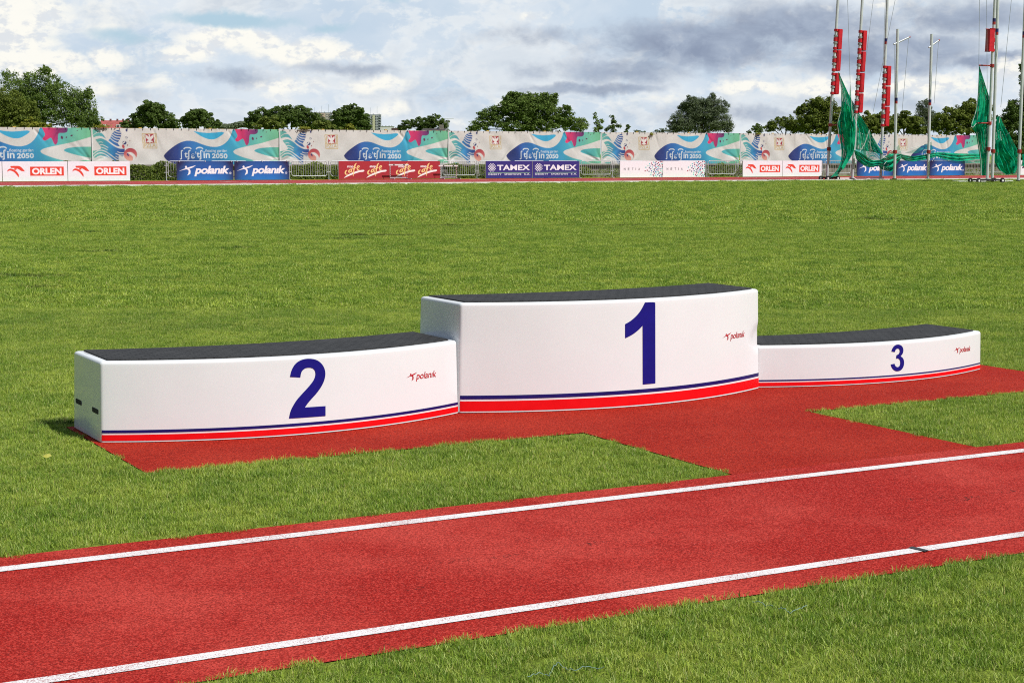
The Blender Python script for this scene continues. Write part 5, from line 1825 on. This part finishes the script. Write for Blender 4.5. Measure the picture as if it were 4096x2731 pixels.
tree('broadleaf_tree', 'tall dark tree running out of the right picture edge', 120, [(4060, 460, 50, 60), (4095, 430, 50, 70), (4020, 500, 40, 46), (4070, 520, 70, 60), (4094, 330, 16, 22), (4090, 265, 14, 14), (4110, 300, 30, 70), (4050, 590, 70, 50), (4100, 600, 60, 60)], .26, 10000, L_dark, 4085, seed=36, clumpk=1.3)

# far belt of trees that reads as one mass
FB = [(x, 503 + 6 * math.sin(x * .05), 20, 14) for x in range(868, 1000, 16)]
P, Nn = [], []
for (x, y, rx, ry) in FB:
    p = at(x, y, 560); k = 560 / F
    v = rng.normal(size=(300, 3)); v /= np.linalg.norm(v, axis=1, keepdims=True)
    P.append(p + v * rng.random((300, 1)) ** .4 * np.array([rx * k, rx * k, ry * k])); Nn.append(v + np.array([0, 0, .4]))
P = np.concatenate(P); Nn = np.concatenate(Nn); Nn /= np.linalg.norm(Nn, axis=1, keepdims=True)
V, Q = leaf_cards(P, Nn, .95, rng)
bl_ = V.copy(); bl_[:, 2] -= 2.6
o = fastmesh('far_trees', np.concatenate([V, bl_, bl_ - np.array([0, 0, 2.6])]), np.concatenate([Q, Q + len(V), Q + 2 * len(V)]), L_grey)
tag(o, 'hazy belt of distant trees between the dark trees on the left', 'trees', kind='stuff')
# creeper tufts over the top edge of the fence
for (x, y, w, lab) in ((405, 506, 30, 'yellow green creeper on the fence top below the red roofs'), (1212, 513, 26, 'yellow green creeper on the fence top left of the apartment tower'), (2604, 536, 10, 'small yellow creeper hanging over the fence near the round tree'), (3030, 534, 12, 'small yellow creeper on the fence top below the dark conifer')):
    s, z = onplane(x, y, FN + .05)
    n_ = int(w * 7)
    kx = w * .0145
    P = np.stack([rng.normal(0, kx * .5, n_), rng.normal(0, .06, n_), np.abs(rng.normal(0, .06, n_)) - .05], 1)
    Nn = rng.normal(size=(n_, 3)) * .5 + np.array([0, -.7, .6]); Nn /= np.linalg.norm(Nn, axis=1, keepdims=True)
    V, Q = leaf_cards(P, Nn, .09, rng, .7)
    o = fastmesh('creeper', V, Q, L_yellow); o.location = P2(s, FN - .06, z); o.rotation_euler = (0, 0, A2)
    tag(o, lab, 'creeper', 'creepers on the fence top')

# ------------------------------------------------------------------ buildings far behind
M_wall1 = principled('pale_render', (.46, .42, .38), .9, var=.08, vscale=.3)
M_wall1b = principled('pink_render', (.48, .36, .30), .9, var=.08, vscale=.3)
M_wall2 = principled('grey_render', (.33, .36, .39), .9, var=.08, vscale=.3)
M_wall2b = principled('yellow_render', (.46, .46, .32), .9, var=.08, vscale=.3)
M_win = principled('window_glass', (.06, .07, .085), .15, var=.2)
M_lowwhite = principled('white_render', (.62, .62, .64), .8, var=.05, vscale=.3)
M_brick = principled('dark_red_brick', (.18, .07, .07), .9, var=.2, vscale=.5)
M_roofred = principled('red_roof_tiles', (.34, .085, .075), .85, var=.2, vscale=.6, bump=.4, bscale=3.0)


def tower(label, Y, xa, xb, ytop, floors, seg, m_main, m_b, rz):
    k = Y / F
    p0 = at(xa, 600, Y); w = (xb - xa) * k; h = at(xa, ytop, Y)[2]
    root = empty('apartment_tower', (p0[0], p0[1], 0), rz)
    tag(root, label, 'building', 'apartment towers far away')
    m_ = MB(); m_.box((w / 2, 7, h / 2), (w, 14, h)); m_.build('wall', m_main, root)
    for (a, b2, mt) in seg:
        m_ = MB(); m_.box(((a + b2) / 2 * w, -.25, h / 2 - .2), ((b2 - a) * w, .6, h - .4)); m_.build('bay', mt, root)
    m_ = MB(); m_.box((w / 2, 6.9, h + .25), (w + .3, 14.4, .5)); m_.build('roof', M_wall2, root)
    for a in (.12, .45, .8):
        m_ = MB(); m_.tube([(a * w, 5, h), (a * w, 5, h + 6 + 5 * a)], .14, 5); m_.build('aerial', M_wire, root)
    for a in (.2, .35, .6, .9):
        m_ = MB(); m_.box((a * w, 4, h + .9), (1.0, 1.0, 1.0)); m_.build('vent', M_concrete, root)
    fh = 2.9
    for f_ in range(floors):
        z = h - 1.9 - f_ * fh
        if z < 4: break
        for a in (.06, .22, .50, .70, .80):
            m_ = MB(); m_.box((a * w + .9, -.57, z), (1.3, .08, 1.4)); m_.build('window', M_win, root)
        for a in (.34, .90):
            m_ = MB(); m_.box((a * w + .9, -.57, z), (2.2, .1, 1.9)); win = m_.build('balcony', M_win, root)
            m_ = MB(); m_.box((a * w + .9, -.95, z - .8), (2.4, .7, .9)); m_.build('balcony_front', M_wall2, win)
    return root


tower('pale beige and pink apartment tower left of the cone shaped tree', 2000, 1250, 1330, 452, 9, ((.36, .62, M_wall1b), (.66, .8, M_wall1)), M_wall1, M_wall1b, .05)
tower('grey and yellow apartment tower right of the cone shaped tree', 1900, 1447, 1524, 460, 9, ((.30, .44, M_wall2b), (.56, .70, M_wall2b), (.72, .9, M_wall2)), M_wall2, M_wall2b, .05)


def lowblock(label, name, Y, xa, xb, ytop, mat, wins=True):
    k = Y / F
    p0 = at(xa, 600, Y); w = (xb - xa) * k; h = at(xa, ytop, Y)[2]
    root = empty(name, (p0[0], p0[1], 0)); tag(root, label, 'building')
    m_ = MB(); m_.box((w / 2, 5, h / 2), (w, 10, h)); m_.build('wall', mat, root)
    m_ = MB(); m_.box((w / 2, 5, h + .15), (w + .5, 10.5, .3)); m_.build('roof', M_wall2, root)
    for a in (.15, .4, .65, .85):
        m_ = MB(); m_.box((a * w, 3, h + .55), (.9, .9, .6)); m_.build('roof_vent', M_concrete, root)
        if wins:
            m_ = MB(); m_.box((a * w, -.05, h - 1.6), (1.4, .12, 1.2)); m_.build('window', M_win, root)


lowblock('low white flat roofed block right of the grey apartment tower', 'flat_roofed_block', 1500, 1522, 1574, 507, M_lowwhite, False)
lowblock('low dark red building between the white block and the small dark tree', 'brick_building', 1400, 1566, 1606, 514, M_brick)

# red roofed houses
Yr = 900; k = Yr / F
p0 = at(396, 600, Yr); w = (505 - 396) * k; h = at(396, 481, Yr)[2]
root = empty('red_roofed_house', (p0[0], p0[1], 0)); tag(root, 'row of houses with big red tiled roofs behind the left trees', 'building')
m_ = MB(); m_.box((w / 2, 8, (h - 5.2) / 2), (w, 14, h - 5.2)); m_.build('wall', M_brick, root)
m_ = MB()
m_.add([(-.6, -.9, h - 5.6), (w + .6, -.9, h - 5.6), (w + .6, 8, h), (-.6, 8, h), (w + .6, 16.9, h - 5.6), (-.6, 16.9, h - 5.6)], [(0, 1, 2, 3), (3, 2, 4, 5), (0, 3, 5), (1, 4, 2)])
m_.build('roof', M_roofred, root)
for a in (.06, .32, .57, .78, .95):
    m_ = MB(); m_.box((a * w, 8, h + .2), (.9, .8, 1.3)); m_.build('chimney', M_brick, root)
for a in (.16, .68, .82, .95):
    m_ = MB(); m_.box((a * w, 3.4, h - 3.2), (1.9, 3.2, 1.9)); dm = m_.build('dormer', M_lowwhite, root)
    m_ = MB(); m_.box((a * w, 1.76, h - 3.2), (1.2, .1, 1.3)); m_.build('window', M_win, dm)

# dark roofed house with chimney and aerial
Yh = 390; k = Yh / F
q0 = at(1676, 530, Yh); q1 = at(1800, 530, Yh); w = q1[0] - q0[0]; ze = at(1700, 530, Yh)[2]; zr = at(1700, 513, Yh)[2]
root = empty('dark_roofed_house', (q0[0], q0[1], 0)); tag(root, 'house with a low dark roof and grey gable just above the fence', 'house')
m_ = MB(); m_.box((w / 2, 5, (ze - .3) / 2), (w - .8, 8.4, ze - .3)); m_.build('wall', M_lowwhite, root)
m_ = MB()
m_.add([(-.3, -.5, ze - .3), (w - .6, -.5, ze - .3), (w - .6, 5, zr), (.7, 5, zr), (w - .6, 10.5, ze - .3), (-.3, 10.5, ze - .3)], [(0, 1, 2, 3), (3, 2, 4, 5), (0, 3, 5), (1, 4, 2)])
m_.build('roof', M_roofdark, root)
for s_ in (-1, 1):
    m_ = MB(); m_.tube([(w - .5, -.6, ze + .95), (w - .5 + s_ * 1.25, -.6, ze - .35)], .15, 6)
    m_.build('gable_board', M_wall2, root)
m_ = MB(); m_.box((w * .70, 4.6, zr + .2), (1.0, .9, 1.3)); m_.build('chimney', M_concrete, root)
# aerial
b_ = at(1792, 535, 385); tp_ = at(1791, 475, 385)
root = empty('tv_aerial', (b_[0], b_[1], 0)); tag(root, 'thin rooftop aerial right of the small dark tree', 'aerial')
m_ = MB(); m_.tube([(0, 0, 0), (0, 0, tp_[2])], .055, 6); m_.build('mast', M_steel, root)
m_ = MB(); m_.tube([(-1.0, 0, tp_[2]), (1.3, 0, tp_[2])], .045, 6)
for x in np.linspace(-.95, 1.25, 7): m_.tube([(x, -.5, tp_[2]), (x, .5, tp_[2])], .02, 5)
m_.build('boom', M_steel, root)

# ------------------------------------------------------------------ grass


def clump(n_, rad, hmin, hmax, wid, seed, lean=.5):
    r_ = np.random.default_rng(seed)
    a = r_.uniform(0, 2 * math.pi, n_); rr = rad * np.sqrt(r_.random(n_))
    base = np.stack([rr * np.cos(a), rr * np.sin(a), np.full(n_, -.004)], 1)
    hgt = r_.uniform(hmin, hmax, n_)
    la = r_.uniform(0, 2 * math.pi, n_); ln = lean * r_.random(n_) ** .8
    dirn_ = np.stack([np.cos(la), np.sin(la), np.zeros(n_)], 1)
    fa = la + math.pi / 2 + r_.normal(0, .5, n_)
    side = np.stack([np.cos(fa), np.sin(fa), np.zeros(n_)], 1)
    w = wid * r_.uniform(.7, 1.3, (n_, 1))
    up = np.array([0, 0, 1.0])
    m1 = base + up * (hgt * .55)[:, None] + dirn_ * (hgt * ln * .30)[:, None]
    t1 = base + up * (hgt * (1 - .25 * ln))[:, None] + dirn_ * (hgt * ln * .95)[:, None]
    V = np.stack([base - side * w * .5, base + side * w * .5, m1 + side * w * .42, m1 - side * w * .42, t1 + side * w * .10, t1 - side * w * .10], 1).reshape(-1, 3)
    i = np.arange(n_)[:, None] * 6
    Q = np.concatenate([i + np.array([0, 1, 2, 3]), i + np.array([3, 2, 4, 5])], 0)
    me = fastmesh('grass_tuft', V, Q, M_blade, 'mesh', True)
    return bpy.data.objects.new('grass_tuft', me)


def grass_mask(s, n_, far_ok=True):
    j = .012 * np.sin(s * 9.1) + .010 * np.sin(s * 23.0 + 1.3) + .008 * np.sin(s * 61.0)
    jn = .012 * np.sin(n_ * 11.0) + .010 * np.sin(n_ * 27.0)
    front = n_ < RW0 - .004 + j
    strip = (n_ > RW1 + .008 + j) & (n_ < PAD_F - .006 + j) & ((s < PATH[0] - .026 + jn) | (s > PATH[1] + .006 + jn))
    # ragged cut corner at the inner end of the left patch
    strip &= ~((s + n_ > PATH[0] + PAD_F - .22 + 2 * j) & (s < PATH[0] + .1))
    sides = (n_ >= PAD_F - .006 + j) & (n_ < PAD_B + .008 + j) & ((s < PAD_L - .03 + jn) | (s > PAD_R + .006 + jn))
    back = n_ >= PAD_B + .008 + j
    return front | strip | sides | back


def scatter(ymin, ymax, dens, margin=1.04, fade=None):
    half = 2100 / F * margin
    A_ = half * (ymax ** 2 - ymin ** 2) + .6 * (ymax - ymin)
    n_ = int(A_ * dens)
    y = np.sqrt(rng.uniform(ymin ** 2, ymax ** 2, n_))
    x = rng.uniform(-1, 1, n_) * (half * y + .3)
    s = x * D1[0] + y * D1[1]; nn_ = x * N1[0] + y * N1[1]
    k = grass_mask(s, nn_)
    n2 = x * N2[0] + y * N2[1]
    k &= n2 < T0 - .30
    return np.stack([x[k], y[k], np.zeros(k.sum())], 1)


def grass_object(name, pts, tufts, smin, smax, label, seed):
    r_ = np.random.default_rng(seed)
    n_ = len(pts)
    me = bpy.data.meshes.new(name)
    me.vertices.add(n_); me.vertices.foreach_set('co', pts.astype(np.float32).ravel())
    rot = np.stack([r_.normal(0, .12, n_), r_.normal(0, .12, n_), r_.uniform(0, 2 * math.pi, n_)], 1)
    sv = np.sin(pts[:, 0] * 1.7) * np.sin(pts[:, 1] * 1.3 + 1) * .12 + 1
    sc = r_.uniform(smin, smax, n_) * sv
    at_ = me.attributes.new('rot', 'FLOAT_VECTOR', 'POINT'); at_.data.foreach_set('vector', rot.astype(np.float32).ravel())
    at_ = me.attributes.new('scl', 'FLOAT', 'POINT'); at_.data.foreach_set('value', sc.astype(np.float32))
    ob = link(bpy.data.objects.new(name, me))
    src = bpy.data.collections.new('tuft_source')
    for tf in tufts: src.objects.link(tf)
    ng = bpy.data.node_groups.new('grass_nodes', 'GeometryNodeTree')
    ng.interface.new_socket('Geometry', in_out='INPUT', socket_type='NodeSocketGeometry')
    ng.interface.new_socket('Geometry', in_out='OUTPUT', socket_type='NodeSocketGeometry')
    N = ng.nodes
    gi = N.new('NodeGroupInput'); go = N.new('NodeGroupOutput')
    ci = N.new('GeometryNodeCollectionInfo'); ci.inputs['Collection'].default_value = src
    ci.inputs['Separate Children'].default_value = True; ci.inputs['Reset Children'].default_value = True
    ip = N.new('GeometryNodeInstanceOnPoints'); ip.inputs['Pick Instance'].default_value = True
    na = N.new('GeometryNodeInputNamedAttribute'); na.data_type = 'FLOAT_VECTOR'; na.inputs['Name'].default_value = 'rot'
    nb = N.new('GeometryNodeInputNamedAttribute'); nb.data_type = 'FLOAT'; nb.inputs['Name'].default_value = 'scl'
    L = ng.links
    L.new(gi.outputs[0], ip.inputs['Points']); L.new(ci.outputs[0], ip.inputs['Instance'])
    L.new(na.outputs[0], ip.inputs['Rotation']); L.new(nb.outputs[0], ip.inputs['Scale'])
    L.new(ip.outputs[0], go.inputs[0])
    md_ = ob.modifiers.new('grass', 'NODES'); md_.node_group = ng
    return tag(ob, label, 'grass', kind='stuff')


near = [clump(66, .040, .012, .029, .0020, 100 + i, 1.0) for i in range(5)]
grass_object('lawn_grass', np.concatenate([scatter(3.2, 7.5, 820), scatter(7.5, 15, 620)]), near, .75, 1.15, 'short mown grass around the runway and podium', 1)
midt = [clump(170, .12, .014, .032, .0040, 200 + i, 1.0) for i in range(4)]
grass_object('infield_grass', scatter(15, 34, 95), midt, .8, 1.2, 'short mown grass of the middle infield', 2)
fart = [clump(330, .34, .016, .036, .011, 300 + i, 1.0) for i in range(4)]
grass_object('far_infield_grass', scatter(34, 92, 9), fart, .85, 1.15, 'short mown grass of the far infield', 3)
